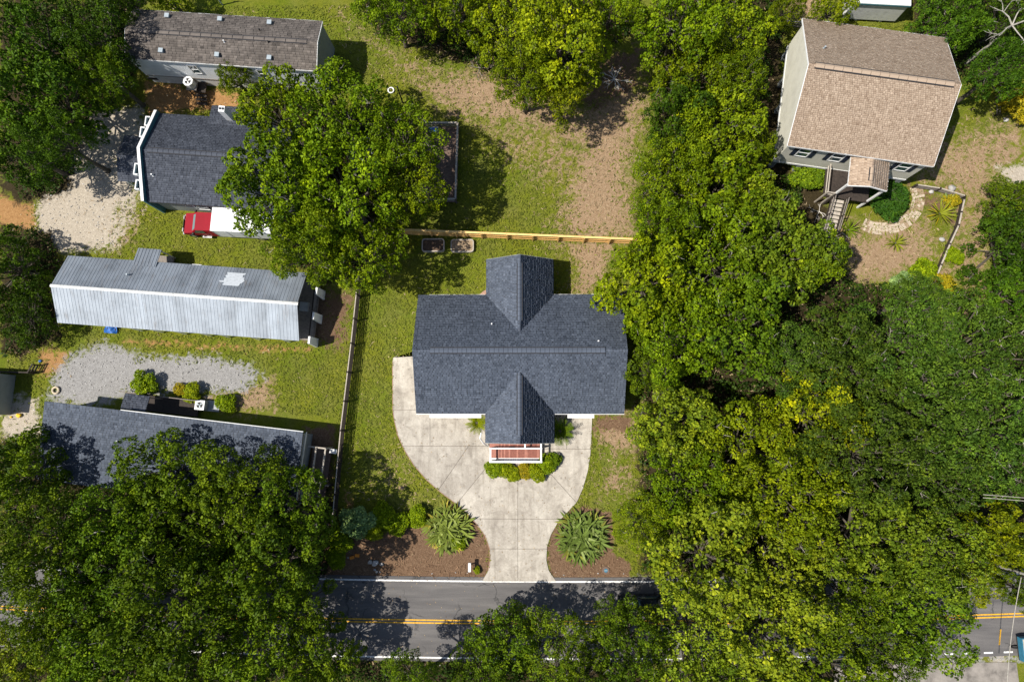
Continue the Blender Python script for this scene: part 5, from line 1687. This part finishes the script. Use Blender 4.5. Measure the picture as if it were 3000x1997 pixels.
def tree(px, py, r, colour, label, kind='b', zc=None, group=None, cat='tree', name='broadleaf_tree', squash=1.0):
    global TN
    rg = random.Random(int(px * 31 + py * 7))
    src = BROAD[TN % len(BROAD)] if kind == 'b' else FINE[TN % len(FINE)]
    TN += 1
    z0 = zc if zc is not None else 2.9 + r / 70.0 + rg.uniform(-1.1, 2.5)
    rm = r * (CAMH - z0 - 1.5) / FPX
    s = rm / 5.3
    sv = max(.70, min(1.3, s ** .75 * 1.28)) * squash
    c = P(px, py, z0 + 1.5 * sv)
    bx, by = trunk_spot(c.x, c.y, py > 1745)
    t = thing(name, label, cat, (bx, by, 0), 0, group)
    a = rg.random() * 6.28
    for nm, me in zip(('crown', 'limbs'), src):
        o = put(nm, me, t, (c.x - bx, c.y - by, z0), a, (s * rg.uniform(.94, 1.08), s * rg.uniform(.94, 1.08), sv))
        if nm == 'crown':
            k = rg.uniform(.76, 1.18)
            w = rg.uniform(-.12, .08)
            q = LEAFC[colour]
            o.color = (q[0] * k * (1 + w), q[1] * k, q[2] * k * (1 - w), 1)
            o['kind'] = 'stuff'
    dx, dy = c.x - bx, c.y - by
    tr_ = .16 + .05 * s
    MB().tube([(0, 0, -.1), (0, 0, .3), (dx * .25 + rg.uniform(-.15, .15), dy * .25, z0 * .4), (dx * .8, dy * .8, z0 * .8), (dx, dy, z0 - .5)], [tr_ * 1.7, tr_ * 1.15, tr_, tr_ * .85, tr_ * .7], 8).build('trunk', 'bark', t, True)
    return t
T = [
    # upper-left wood
    (85, 105, 150, 'dk', 'dark broadleaf tree filling the upper-left corner of the frame'),
    (265, 85, 140, 'dk', 'dark broadleaf tree touching the end of the long mobile home'),
    (140, 290, 150, 'dk', 'dark broadleaf tree above the sandy lot, second down the frame edge'),
    (305, 215, 95, 'md', 'smaller mid-green tree just below the end of the long mobile home'),
    (60, 440, 130, 'dk', 'dark tree at the frame edge above the orange earth'),
    (165, 410, 95, 'dk', 'dark tree overhanging the sandy lot opposite the hipped porch'),
    (485, -20, 60, 'yl', 'small yellow-green tree behind the long mobile home beside the coiled hose'),
    (370, -5, 70, 'dk', 'dark tree top behind the hidden end of the long mobile home'),
    # left middle
    (15, 775, 110, 'dk', 'dark tree left of the metal-roofed home, nearest the sandy lot', 2.4),
    (45, 920, 105, 'dk', 'dark tree left of the metal-roofed home, nearest the edge shed', 2.4),
    # lower left
    (60, 1380, 115, 'md', 'thin-crowned tree at the corner of the dark shed-roofed home'),
    (480, 1395, 140, 'md', 'green tree spreading over the middle of the dark shed-roofed home'),
    (330, 1520, 140, 'md', 'green tree below the hidden corner of the dark shed-roofed home'),
    (690, 1430, 135, 'md', 'green tree spreading over the east end of the dark shed-roofed home'),
    (850, 1490, 125, 'md', 'green tree beside the lower end of the weathered rail fence'),
    (600, 1560, 185, 'md', 'broad green tree in the middle of the lower-left wood'),
    (120, 1590, 130, 'md', 'green tree at the frame edge below the thin-crowned tree'),
    (300, 1680, 180, 'md', 'broad green tree in the lower-left wood above the hidden road'),
    (810, 1660, 140, 'md', 'green tree at the road edge where the mulch bed begins'),
    (500, 1800, 185, 'md', 'green tree hanging over the hidden road, middle of the lower-left wood'),
    (710, 1840, 170, 'md', 'green tree overhanging the road just left of its open stretch'),
    (150, 1810, 120, 'md', 'green tree over the hidden road near the frame edge'),
    (235, 1790, 125, 'md', 'green tree hiding the road between two others near the left edge'),
    (640, 1700, 120, 'md', 'green tree on the near road verge in the middle of the lower-left wood'),
    (880, 1775, 80, 'md', 'small green tree leaning over the road where it disappears'),
    (30, 1700, 100, 'md', 'green tree at the left edge just above the hidden road'),
    (930, 1930, 110, 'md', 'green tree at the bottom edge where the far road line emerges'),
    (330, 1960, 170, 'md', 'green tree on the bottom edge of the lower-left wood'),
    (40, 1930, 120, 'lt', 'yellowish tree in the lower-left corner of the frame'),
    (560, 2010, 140, 'md', 'tree cut by the bottom edge below the hidden road'),
    # bright group behind the truck
    (812, 335, 125, 'br', 'bright tree overlapping the long mobile home and the white chimney'),
    (680, 222, 48, 'br', 'small bright treetop against the white wall of the long mobile home'),
    (985, 330, 160, 'br', 'bright tree at the top of the group beside the dark pole'),
    (1170, 400, 135, 'br', 'bright tree at the top corner of the railed deck'),
    (800, 540, 155, 'br', 'bright tree hanging over the cargo box and the dark shingled roof'),
    (1000, 560, 180, 'br', 'largest bright tree in the middle of the group behind the truck'),
    (1190, 545, 125, 'br', 'bright tree spreading over the railed deck'),
    (890, 720, 130, 'br', 'bright tree touching the corner of the metal roof'),
    (1070, 735, 120, 'br', 'bright tree at the head of the weathered rail fence'),
    # top middle
    (1150, 10, 115, 'br', 'green tree at the top edge nearest the lawn corner'),
    (1330, 20, 120, 'br', 'green tree second along the top edge'),
    (1490, 60, 135, 'yl', 'yellow-green tree third along the top edge'),
    (1645, 110, 145, 'yl', 'yellow-tinged tree reaching farthest toward the bare path'),
    (1540, 225, 105, 'br', 'green tree bulging over the dry lawn below the yellow-tinged one'),
    (1650, 265, 85, 'yl', 'small yellow-green tree at the lower tip of the top group'),
    (1790, 20, 105, 'br', 'green tree at the top edge beside the bare path'),
    # column between the back yard and the tan-roofed house
    (1985, 60, 130, 'br', 'green tree at the top of the wood beside the bare path'),
    (2140, 60, 130, 'yl', 'yellow-green tree at the top of the wood left of the tan roof'),
    (2040, 215, 140, 'br', 'green tree second down the wood beside the bare path'),
    (2170, 215, 100, 'br', 'green tree touching the wall of the tan-roofed house'),
    (1995, 340, 105, 'dk', 'darker tree in the wood opposite the middle of the bare path'),
    (2105, 380, 140, 'yl', 'yellow-green tree halfway down the wood left of the tan roof'),
    (2215, 425, 70, 'br', 'small tree beside the lower wall corner of the tan-roofed house'),
    (1960, 510, 125, 'br', 'green tree at the narrow end of the bare path'),
    (2110, 550, 150, 'br', 'green tree in the wood left of the stair landing'),
    (2205, 575, 105, 'lt', 'pale-branched tree beside the bare ground by the porch steps'),
    (1940, 660, 110, 'br', 'green tree at the end of the yellow fence'),
    (2090, 770, 205, 'br', 'largest bright tree behind the middle house'),
    (1900, 820, 150, 'br', 'bright tree overhanging the corner of the blue-grey roof'),
    (2270, 740, 170, 'lt', 'light green tree reaching into the dry yard below the porch steps'),
    (2400, 750, 90, 'br', 'small green tree at the tip of the wood in the dry yard'),
    (1990, 985, 145, 'br', 'green tree beside the east gable of the middle house'),
    (2170, 960, 150, 'md', 'green tree in the shaded hollow between bright and dark woods'),
    (1900, 1080, 75, 'md', 'small green tree close to the lower corner of the blue-grey roof'),
    # yellow stand
    (2390, 1215, 147, 'yl', 'bright yellow-green tree against the dark wood'),
    (2190, 1310, 156, 'yl', 'yellow-green tree in the middle of the stand right of the driveway'),
    (1980, 1240, 120, 'lt', 'yellow-green tree facing the driveway across the bare strip'),
    (2310, 1450, 147, 'yl', 'yellow-green tree below the bright yellow one'),
    (2020, 1420, 138, 'br', 'green tree just up the slope from the right fan palm'),
    (1875, 1530, 83, 'yl', 'yellow-green small tree touching the right fan palm'),
    # lower right
    (2080, 1640, 167, 'lt', 'light green tree hanging over the road verge right of the driveway'),
    (2300, 1650, 158, 'lt', 'light green tree with pale branches in the middle of the lower-right wood'),
    (2540, 1560, 163, 'lt', 'olive tree in the lower-right wood below the dark wood'),
    (2750, 1620, 154, 'lt', 'olive tree with pale twisting branches above the side street'),
    (2930, 1560, 88, 'yl', 'yellow tree near the right frame edge above the side street'),
    (2850, 1690, 80, 'yl', 'small yellow tree over the road edge line by the side street'),
    (2705, 1808, 152, 'md', 'darker tree reaching furthest over the side street'),
    (2500, 1760, 132, 'md', 'green tree over the road where a scrap of yellow line shows'),
    (2250, 1860, 158, 'lt', 'light green tree on the far road side below the pale-branched one'),
    (2040, 1870, 145, 'lt', 'light green tree on the far road side right of the hidden car'),
    (1850, 1890, 114, 'md', 'green tree on the far road side just below the hidden car'),
    (1640, 1895, 119, 'md', 'green tree on the far road side below the driveway mouth'),
    (1480, 1870, 97, 'md', 'green tree covering the yellow lines opposite the driveway'),
    (1795, 1812, 55, 'md', 'small dark tree leaning into the road beside the hidden car'),
    (1400, 1975, 88, 'md', 'green tree on the bottom edge where the far white line ends'),
    (1200, 2000, 84, 'md', 'low green tree on the bottom edge below the open road'),
    (2440, 1970, 132, 'md', 'green tree on the bottom edge left of the side street'),
    (2610, 1900, 105, 'md', 'small green tree over the dashed line of the side street'),
    (1720, 2020, 106, 'md', 'green tree cut by the bottom edge right of the driveway axis'),
    (2130, 2020, 114, 'md', 'green tree cut by the bottom edge under the light green trees'),
    (3015, 1735, 60, 'md', 'small green tree at the right frame edge beside the side street'),
    # upper right
    (2790, 60, 110, 'dk', 'dark tree beside the white flat roof'),
    (2935, 200, 95, 'dk', 'dark tree behind the far corner of the tan roof'),
    (2970, 40, 110, 'dk', 'dark tree in the upper-right corner of the frame'),
    (2440, 15, 65, 'yl', 'small yellow-green tree in front of the white flat-roofed trailer'),
    (2310, 15, 60, 'br', 'small green tree at the top edge left of the tan roof'),
    (2965, 720, 115, 'dk', 'dark leathery tree on the right frame edge opposite the sagging fence', 1.9),
    (2965, 595, 80, 'md', 'green tree on the right frame edge below the white sand', 1.6),
    (2970, 850, 90, 'dk', 'dark tree on the right frame edge above the dark wood', 1.8),
]
for px, py, r, cl, lb, *zz in T:
    tree(px, py, r, cl, lb, zc=(zz[0] if zz else None), group='broadleaf trees around the houses')
TF = [
    (2650, 990, 170, 'dark fine-leaved tree nearest the dry yard'),
    (2850, 1030, 180, 'dark fine-leaved tree at the right frame edge, uppermost'),
    (2480, 1080, 170, 'dark fine-leaved tree beside the shaded hollow'),
    (2700, 1180, 210, 'broadest fine-leaved tree in the middle of the dark wood'),
    (2910, 1270, 175, 'dark fine-leaved tree at the right frame edge above the two wires'),
    (2540, 1330, 165, 'dark fine-leaved tree right of the bright yellow tree'),
    (2330, 1050, 120, 'dark fine-leaved tree between the hollow and the yellow stand'),
    (2740, 1370, 150, 'dark fine-leaved tree above the olive trees'),
    (2695, 878, 85, 'small fine-leaved tree at the foot of the sagging garden fence'),
]
for px, py, r, lb in TF:
    tree(px, py, r, 'fd', lb, 'f', group='fine-leaved trees of the dark wood')

# ------------------------------------------------------------------ shrubs and spiky plants
SHRUB = [crown_mesh(300 + i, 1.0, 9, (.30, .48), .55, .030, 12, ln, wd, .85, 'foliage', blob=.10, twigs=0, skirt=0, sep=.6) for i, (ln, wd) in enumerate(((.17, .05), (.15, .058), (.19, .036)))]
def shrub(px, py, r, colour, label, k=0, h=.5, group=None):
    rm = r * CAMH / FPX
    p = P(px, py, h)
    t = thing('shrub', label, 'shrub', (p.x, p.y, 0), 0, group)
    a = random.random() * 6.28
    o = put('foliage', SHRUB[k][0], t, (0, 0, .25 * rm + .1), a, (rm, rm, rm * (.45 if r > 50 else .9)))
    o.color = (*[1.25 * q for q in LEAFC[colour]], 1)
    o['kind'] = 'stuff'
    put('stems', SHRUB[k][1], t, (0, 0, .25 * rm + .1), a, (rm * .8, rm * .8, rm * .7))
shrub(1045, 1530, 44, 'pale', 'pale silvery-green shrub at the foot of the rail fence', 1, .9)
shrub(1125, 1510, 36, 'br', 'dark-leaved shrub beside the pale silvery one', 2, .7)
shrub(1165, 1535, 32, 'br', 'low shrub at the middle of the mulch bed hedge', 2, .6)
shrub(1095, 1550, 30, 'yl', 'yellow-green shrub in front of the pale silvery one', 2, .5)
shrub(1222, 1515, 30, 'br', 'shrub touching the left fan palm', 2, .6)
shrub(1000, 1585, 34, 'br', 'small bright shrub near the end of the rail fence', 2, .5)
shrub(985, 1628, 30, 'br', 'small bright shrub at the dark edge of the mulch bed', 2, .5)
for x, y, r, c, lb in ((1448, 1372, 26, 'br', 'porch shrub at the corner left of the white rail'), (1482, 1378, 24, 'yl', 'yellowish porch shrub, second from the left'), (1505, 1390, 20, 'yl', 'porch shrub pushed furthest out onto the concrete'),
                       (1540, 1376, 22, 'gold', 'golden porch shrub in front of the white rail'), (1570, 1382, 26, 'yl', 'yellow-green porch shrub near the right end of the rail'), (1600, 1362, 26, 'br', 'green porch shrub beside the concrete landing'), (1622, 1348, 22, 'md', 'dark porch shrub at the right end of the row')):
    shrub(x, y, r, c, lb, 2, .5, 'shrubs round the porch')
shrub(422, 1124, 34, 'br', 'bright shrub behind the small dark canopy', 0, .7)
shrub(562, 1152, 28, 'yl', 'golden shrub left of the grey air conditioner', 2, .6)
shrub(527, 1140, 20, 'gold', 'yellow shrub by the gravel drive', 2, .5)
shrub(664, 1180, 28, 'br', 'round shrub right of the grey air conditioner', 2, .6)
shrub(2598, 583, 60, 'island', 'dark green round shrub in the ring of stone path', 2, .7)
shrub(2622, 603, 24, 'br', 'brighter green shrub on the sunny side of the ring', 2, .6)
shrub(2368, 520, 44, 'md', 'dark shrub below the shaded front wall of the tan-roofed house', 1, .6)
shrub(2340, 470, 36, 'md', 'shrub against the shaded front wall of the tan-roofed house', 1, .6)
shrub(2700, 798, 40, 'br', 'bright shrub at the end of the sagging garden fence', 2, .6)
shrub(2755, 840, 38, 'gold', 'yellow shrub beside the end of the sagging garden fence', 2, .6)
shrub(2650, 830, 34, 'pale', 'blue-green shrub at the edge of the dark wood', 1, .6)
shrub(2790, 750, 26, 'br', 'small shrub outside the sagging garden fence', 2, .4)
shrub(2975, 315, 50, 'gold', 'large golden plant in the flower bed by the pole fence', 2, .6)
shrub(2945, 250, 34, 'br', 'green shrub above the golden plant by the pole fence', 2, .5)
shrub(2785, 590, 22, 'gold', 'golden plant inside the corner of the split-rail fence', 2, .4)
shrub(1397, 1668, 10, 'yl', 'tiny tuft at the driveway mouth beside the mailbox', 2, .2)
shrub(1345, 1590, 20, 'br', 'small green tuft under the left fan palm', 2, .3)
def frond_mesh(seed, kind):
    """kind fan: stalk with a fan of blades; strap: one folded blade; feather: stalk with leaflets. length 1 along x"""
    rg = np.random.default_rng(seed)
    V, F, Tn = [], [], []
    def blade(p, d, l, w, droop, tone):
        p, d = np.array(p, float), unit(np.array(d, float))
        s = unit(np.cross(d, [0, 0, 1.]))
        k = len(V)
        for i, (f, ww) in enumerate(((0, .35), (.35, 1), (.7, .8), (1, .03))):
            c = p + d * l * f + np.array([0, 0, -droop * f * f * l])
            V.extend([c - s * w * ww + np.array([0, 0, w * .5 * ww]), c, c + s * w * ww + np.array([0, 0, w * .5 * ww])])
            Tn.extend([tone] * 3)
        for i in range(3):
            b_ = k + i * 3
            F.extend([(b_, b_ + 1, b_ + 4, b_ + 3), (b_ + 1, b_ + 2, b_ + 5, b_ + 4)])
    if kind == 'strap':
        blade((0, 0, 0), (1, 0, 0), 1, .05, .28, .55)
    elif kind == 'fan':
        blade((0, 0, 0), (1, 0, .05), .62, .016, .05, .8)
        for i in range(11):
            a = (i - 5) * .2
            blade((.5, 0, -.01), (math.cos(a), math.sin(a), .08 - .03 * abs(i - 5)), .5 * (1 - .02 * abs(i - 5)), .030, .25, float(np.clip(rg.normal(.45, .16), 0, 1)))
    else:
        blade((0, 0, 0), (1, 0, 0), 1, .012, .3, .6)
        for i in range(12):
            f = .12 + .07 * i
            for s in (-1, 1):
                blade((f, 0, -.3 * f * f), (.55, s * .85, .12), .26 * (1.1 - f * .75), .018, .3, float(np.clip(rg.normal(.5, .15), 0, 1)))
    return nmesh('frond', np.array(V), np.array(F), 'leaf', np.array(Tn))
FR = {k: [frond_mesh(10 * i + 3, k) for i in range(3)] for k in ('fan', 'strap', 'feather')}
def rosette(px, py, r, kind, n, colours, label, cat, name, h=.9, steep=(5, 75), part='frond', z0=.25):
    rm = r * CAMH / FPX
    p = P(px, py, h * .5)
    t = thing(name, label, cat, (p.x, p.y, 0))
    MB().tube([(0, 0, -.05), (0, 0, z0), (0, 0, z0 + .25)], [.22 * rm / 2 + .06, .2 * rm / 2 + .05, .1 * rm / 2 + .03], 10).build('stem', 'bark', t)
    rg = random.Random(int(px + py))
    for i in range(n):
        f = (i + .5) / n
        el = R(steep[0] + (steep[1] - steep[0]) * f ** 1.3)
        az = i * 2.39996 + rg.uniform(-.2, .2)
        ln = rm * rg.uniform(.85, 1.08) / max(.55, math.cos(el) * .4 + .6)
        o = put(part, FR[kind][i % 3], t, (.06 * math.cos(az), .06 * math.sin(az), z0 + .1 + .25 * f * rm / 2), 0, (ln, ln, ln))
        o.rotation_euler = (rg.uniform(-.25, .25), -el, az)
        c = LEAFC[colours[0]] if (f > .28 or len(colours) == 1) else LEAFC[colours[1]]
        k = rg.uniform(.8, 1.2)
        o.color = (c[0] * k, c[1] * k, c[2] * k, 1)
def strap_palm(px, py, r, label, cols, seed):
    rm = r * CAMH / FPX
    p = P(px, py, .5)
    t = thing('fan_palm', label, 'palm', (p.x, p.y, 0))
    rg = random.Random(seed)
    heads = [(0, 0, .75)] + [(rm * .38 * math.cos(a), rm * .38 * math.sin(a), .45) for a in [i * 2 * math.pi / 7 + rg.uniform(-.2, .2) for i in range(7)]] + \
            [(rm * .62 * math.cos(a), rm * .62 * math.sin(a), .22) for a in [i * 2 * math.pi / 9 + .3 + rg.uniform(-.2, .2) for i in range(9)]]
    for hx, hy, hz in heads:
        MB().tube([(hx * .5, hy * .5, 0), (hx, hy, hz)], [.1, .06], 6).build('stem', 'bark', t)
        out = math.atan2(hy, hx)
        for i in range(21):
            az = i * 2.39996 + rg.uniform(-.25, .25)
            far = math.hypot(hx, hy) > rm * .5
            if far and math.cos(az - out) < -.2:
                continue
            el = R(rg.uniform(8, 55))
            ln = rm * rg.uniform(.36, .54)
            o = put('leaf', FR['strap'][i % 3], t, (hx, hy, hz), 0, (ln, ln * 1.7, ln))
            o.rotation_euler = (rg.uniform(-.3, .3), -el, az)
            c = cols[rg.choice((0, 0, 0, 1)) if far else rg.choice((0, 0, 0, 0, 2))]
            k_ = rg.uniform(.75, 1.25)
            o.color = (c[0] * k_, c[1] * k_, c[2] * k_, 1)
strap_palm(1312, 1548, 76, 'wide yellow-edged fan palm left of the driveway neck', [(.150, .190, .040), (.32, .28, .05), (.24, .28, .10)], 5)
strap_palm(1706, 1572, 82, 'wide dark green fan palm right of the driveway neck', [(.105, .150, .035), (.19, .20, .04), (.21, .26, .10)], 6)
rosette(1397, 1238, 32, 'feather', 30, ('yl',), 'bright sago palm left of the front gable', 'sago palm', 'sago_palm', 1.0, (12, 68))
rosette(1640, 1262, 42, 'feather', 34, ('md',), 'shaded sago palm right of the front gable', 'sago palm', 'sago_palm', 1.0, (12, 68))
rosette(2751, 627, 37, 'strap', 34, ('agave', 'gold'), 'large yellow-striped agave beside the corner fence', 'agave', 'agave', .7, (6, 70), 'leaf')
rosette(2621, 713, 29, 'strap', 30, ('agave', 'yl'), 'yellow-green agave alone on the dry ground', 'agave', 'agave', .6, (6, 70), 'leaf')
rosette(2484, 675, 30, 'strap', 28, ('md', 'agave'), 'dark-hearted agave beside the foot of the stairs', 'agave', 'agave', .6, (6, 70), 'leaf')
rosette(2770, 588, 20, 'strap', 18, ('pale',), 'small blue-grey agave at the corner of the split-rail fence', 'agave', 'agave', .4, (6, 70), 'leaf')
for x, y, lb in ((1345, 722, 'seedling alone at one end of the pale planter'), (1368, 715, 'seedling nearest the yellow fence in the pale planter'), (1366, 728, 'seedling nearest the house in the pale planter')):
    shrub(x, y, 5, 'br', lb, 1, .35, 'seedlings in the pale planter')

# dead wood: bare pale branches and brush
def bare(px, py, z, n, ln, r, label, name, cat, mat='dead_pale', flatness=.25, base=None):
    rg = random.Random(int(px * 3 + py))
    p = P(px, py, z)
    mb = MB()
    def grow(a, d, l, r, lev):
        b_ = a + d * l * .5 + Vector((rg.uniform(-.1, .1), rg.uniform(-.1, .1), rg.uniform(-.05, .08))) * l
        c = a + d * l
        mb.tube([a, b_, c], [r, r * .8, r * .55], 5)
        if lev:
            for _ in range(3):
                e_ = (d + Vector((rg.uniform(-.8, .8), rg.uniform(-.8, .8), rg.uniform(-.3, .4)))).normalized()
                grow(b_.lerp(c, rg.random()), e_, l * rg.uniform(.45, .7), r * .5, lev - 1)
    for i in range(n):
        a = 6.28 * i / n + rg.uniform(-.4, .4)
        grow(Vector((0, 0, z)), Vector((math.cos(a), math.sin(a), flatness + rg.uniform(-.1, .1))).normalized(), ln * rg.uniform(.7, 1.1), r, 2)
    if z > 1:
        mb.tube([(0, 0, 0), (.1, 0, z * .5), (0, 0, z + .1)], [r * 2.2, r * 1.8, r * 1.2], 7)
    tag(put(name, mb.mesh(name, mat), None, (p.x, p.y, 0)), label, cat)
bare(2965, 75, 6.5, 5, 2.2, .07, 'leafless pale branches in front of the dark trees in the upper corner', 'bare_tree', 'tree', 'bark_pale')
bare(1800, 232, .3, 9, 1.1, .04, 'bleached brush pile on the bare path', 'brush_pile', 'brush', flatness=.15)
bare(1404, 200, .2, 6, 1.0, .035, 'dead grey branches at the edge of the dry lawn', 'dead_branches', 'branches', 'wood_grey', .1)
bare(2400, 620, .15, 5, .7, .03, 'bleached twigs on the dry ground near the stairs', 'dead_twigs', 'twigs', flatness=.08)
p = P(2930, 180, .3)
tag(put('fallen_frond', MB().tube([(-1.3, -1.0, .15), (0, 0, .5), (1.5, .9, .3)], [.06, .22, .05], 7).mesh('fallen_frond', 'wood_grey'), None, (p.x, p.y, 0)), 'grey fallen palm frond under the dark trees behind the tan roof', 'frond')

# ------------------------------------------------------------------ small cover: tufts, straw, needles, stones
def blocked(x, y, grow=-.07):
    b_ = (y > yc(x) - 3.55) & (y < yc(x) + 4.0)
    b_ |= sdist(x, y, drive_poly) > -grow
    for f in FOOT:
        b_ |= sdist(x, y, f) > -grow
    b_ |= (x > 26) & (x < 45) & (y < -21)
    return b_
def scatter(name, mat, n, score, L, W, H, label, seed, curl=.3):
    rg = np.random.default_rng(seed)
    x, y = rg.uniform(-50, 47, n * 3), rg.uniform(-22, 42, n * 3)
    m_ = masks(x, y)
    s = score(m_)
    ok = (rg.random(len(x)) < s) & ~blocked(x, y)
    x, y = x[ok][:n], y[ok][:n]
    n = len(x)
    a = rg.random(n) * 6.283
    l, w = L * rg.uniform(.5, 1.3, n), W * rg.uniform(.6, 1.3, n)
    d = np.stack([np.cos(a), np.sin(a)], 1)
    s_ = np.stack([-d[:, 1], d[:, 0]], 1)
    c = np.stack([x, y], 1)
    bend = (rg.normal(0, curl, n) * l)[:, None]
    z0 = rg.uniform(0, .02, n)
    h = H * rg.uniform(.3, 1.2, n)
    def V(f, side, z):
        q = c + d * (f * l)[:, None] + s_ * (side * w)[:, None] + s_ * bend * (1 - (2 * f[:, None]) ** 2)
        return np.concatenate([q, z[:, None]], 1)
    o = np.ones(n)
    P_ = np.stack([V(-.5 * o, -.35 * o, z0), V(-.5 * o, .35 * o, z0), V(0 * o, -.5 * o, z0 + h), V(0 * o, .5 * o, z0 + h * .9), V(.5 * o, -.2 * o, z0 + h * .4), V(.5 * o, .2 * o, z0 + h * .4)], 1).reshape(-1, 3)
    k = np.arange(0, n * 6, 6)[:, None]
    F = np.concatenate([k + np.array([[0, 2, 3, 1]]), k + np.array([[2, 4, 5, 3]])])
    me = nmesh(name, P_, F, mat, np.repeat(np.clip(rg.normal(.5, .22, n), 0, 1), 6))
    tag(put(name, me), label, name.replace('_', ' '), kind='stuff')
bare_ = lambda m_: np.maximum.reduce([m_[k] for k in LAY])
def undergrowth(n):
    rg = np.random.default_rng(77)
    x, y = rg.uniform(-50, 47, n * 4), rg.uniform(-26, 43, n * 4)
    ok = (masks(x, y)['wood'] > .55) & ~blocked(x, y, .6)
    x, y = x[ok][:n], y[ok][:n]
    h = .25 + 1.5 * rg.random(len(x)) ** 2 * (.5 + .5 * np.sin(x * .7) * np.sin(y * .6 + 1))
    ax = unit(np.stack([rg.normal(0, .3, len(x)), rg.normal(0, .3, len(x)), np.ones(len(x))], 1))
    V, F, T_ = leaves(rg, np.stack([x, y, np.maximum(h, .15)], 1), ax, 12, .30, .085, blob=.34)
    o = put('undergrowth', nmesh('undergrowth', V, F, 'leaf', T_))
    o.color = (.030, .058, .006, 1)  # leaf colour kept dark to stand for shade in the crown gaps
    tag(o, 'low dark bushes and saplings covering the woodland floor', 'undergrowth', kind='stuff')
undergrowth(8500)
def fallen(n):
    rg = np.random.default_rng(91)
    x, y = rg.uniform(-22, 12, n), rg.uniform(-22, 20, n)
    ok = ~np.array([False] * n)
    for f in FOOT:
        ok &= sdist(x, y, f) < -.05
    x, y = x[ok], y[ok]
    on = np.maximum(np.where(sdist(x, y, drive_poly) > 0, .062, .02), np.where((y > yc(x) - 3.5) & (y < yc(x) + 4), .03, 0))
    ax = np.tile(np.array([[0, 0, 1.]]), (len(x), 1))
    V, F, T_ = leaves(rg, np.stack([x, y, on + .02], 1), ax, 1, .13, .04, blob=.0)
    V[:, 2] = np.repeat(on, 4) + np.abs(V[:, 2] - np.repeat(on, 4)) * .3
    tag(put('fallen_leaves', nmesh('fallen_leaves', V, F, 'straw', T_)), 'dry leaves blown over lawn, driveway and road', 'leaves', kind='stuff')
fallen(2600)
scatter('grass', 'bladegrass', 68000, lambda m_: np.clip(1 - 1.15 * bare_(m_), 0, 1), .27, .065, .10, 'short mown grass of the lawns', 1, .25)
scatter('dry_grass', 'straw', 22000, lambda m_: np.clip(m_['dry'] * 1.0 + .035 - m_['mulch'] - m_['gravel'], 0, 1), .36, .05, .06, 'dry straw and dead grass lying over the yards', 2, .35)
scatter('pine_needles', 'pinestraw', 14000, lambda m_: np.clip(m_['mulch'] - .3, 0, 1), .42, .05, .06, 'brown pine straw mulch in the beds', 3, .35)
scatter('gravel', 'stone', 9000, lambda m_: np.clip(np.maximum(m_['gravel'], m_['sand'] * .7) - .2, 0, 1), .13, .09, .05, 'loose pale gravel on the drives', 4, .05)
scatter('leaf_litter', 'straw', 5000, lambda m_: np.clip(m_['wood'] * .8 + m_['earth'] * .25, 0, 1), .2, .08, .05, 'fallen leaves on the woodland floor', 5, .2)
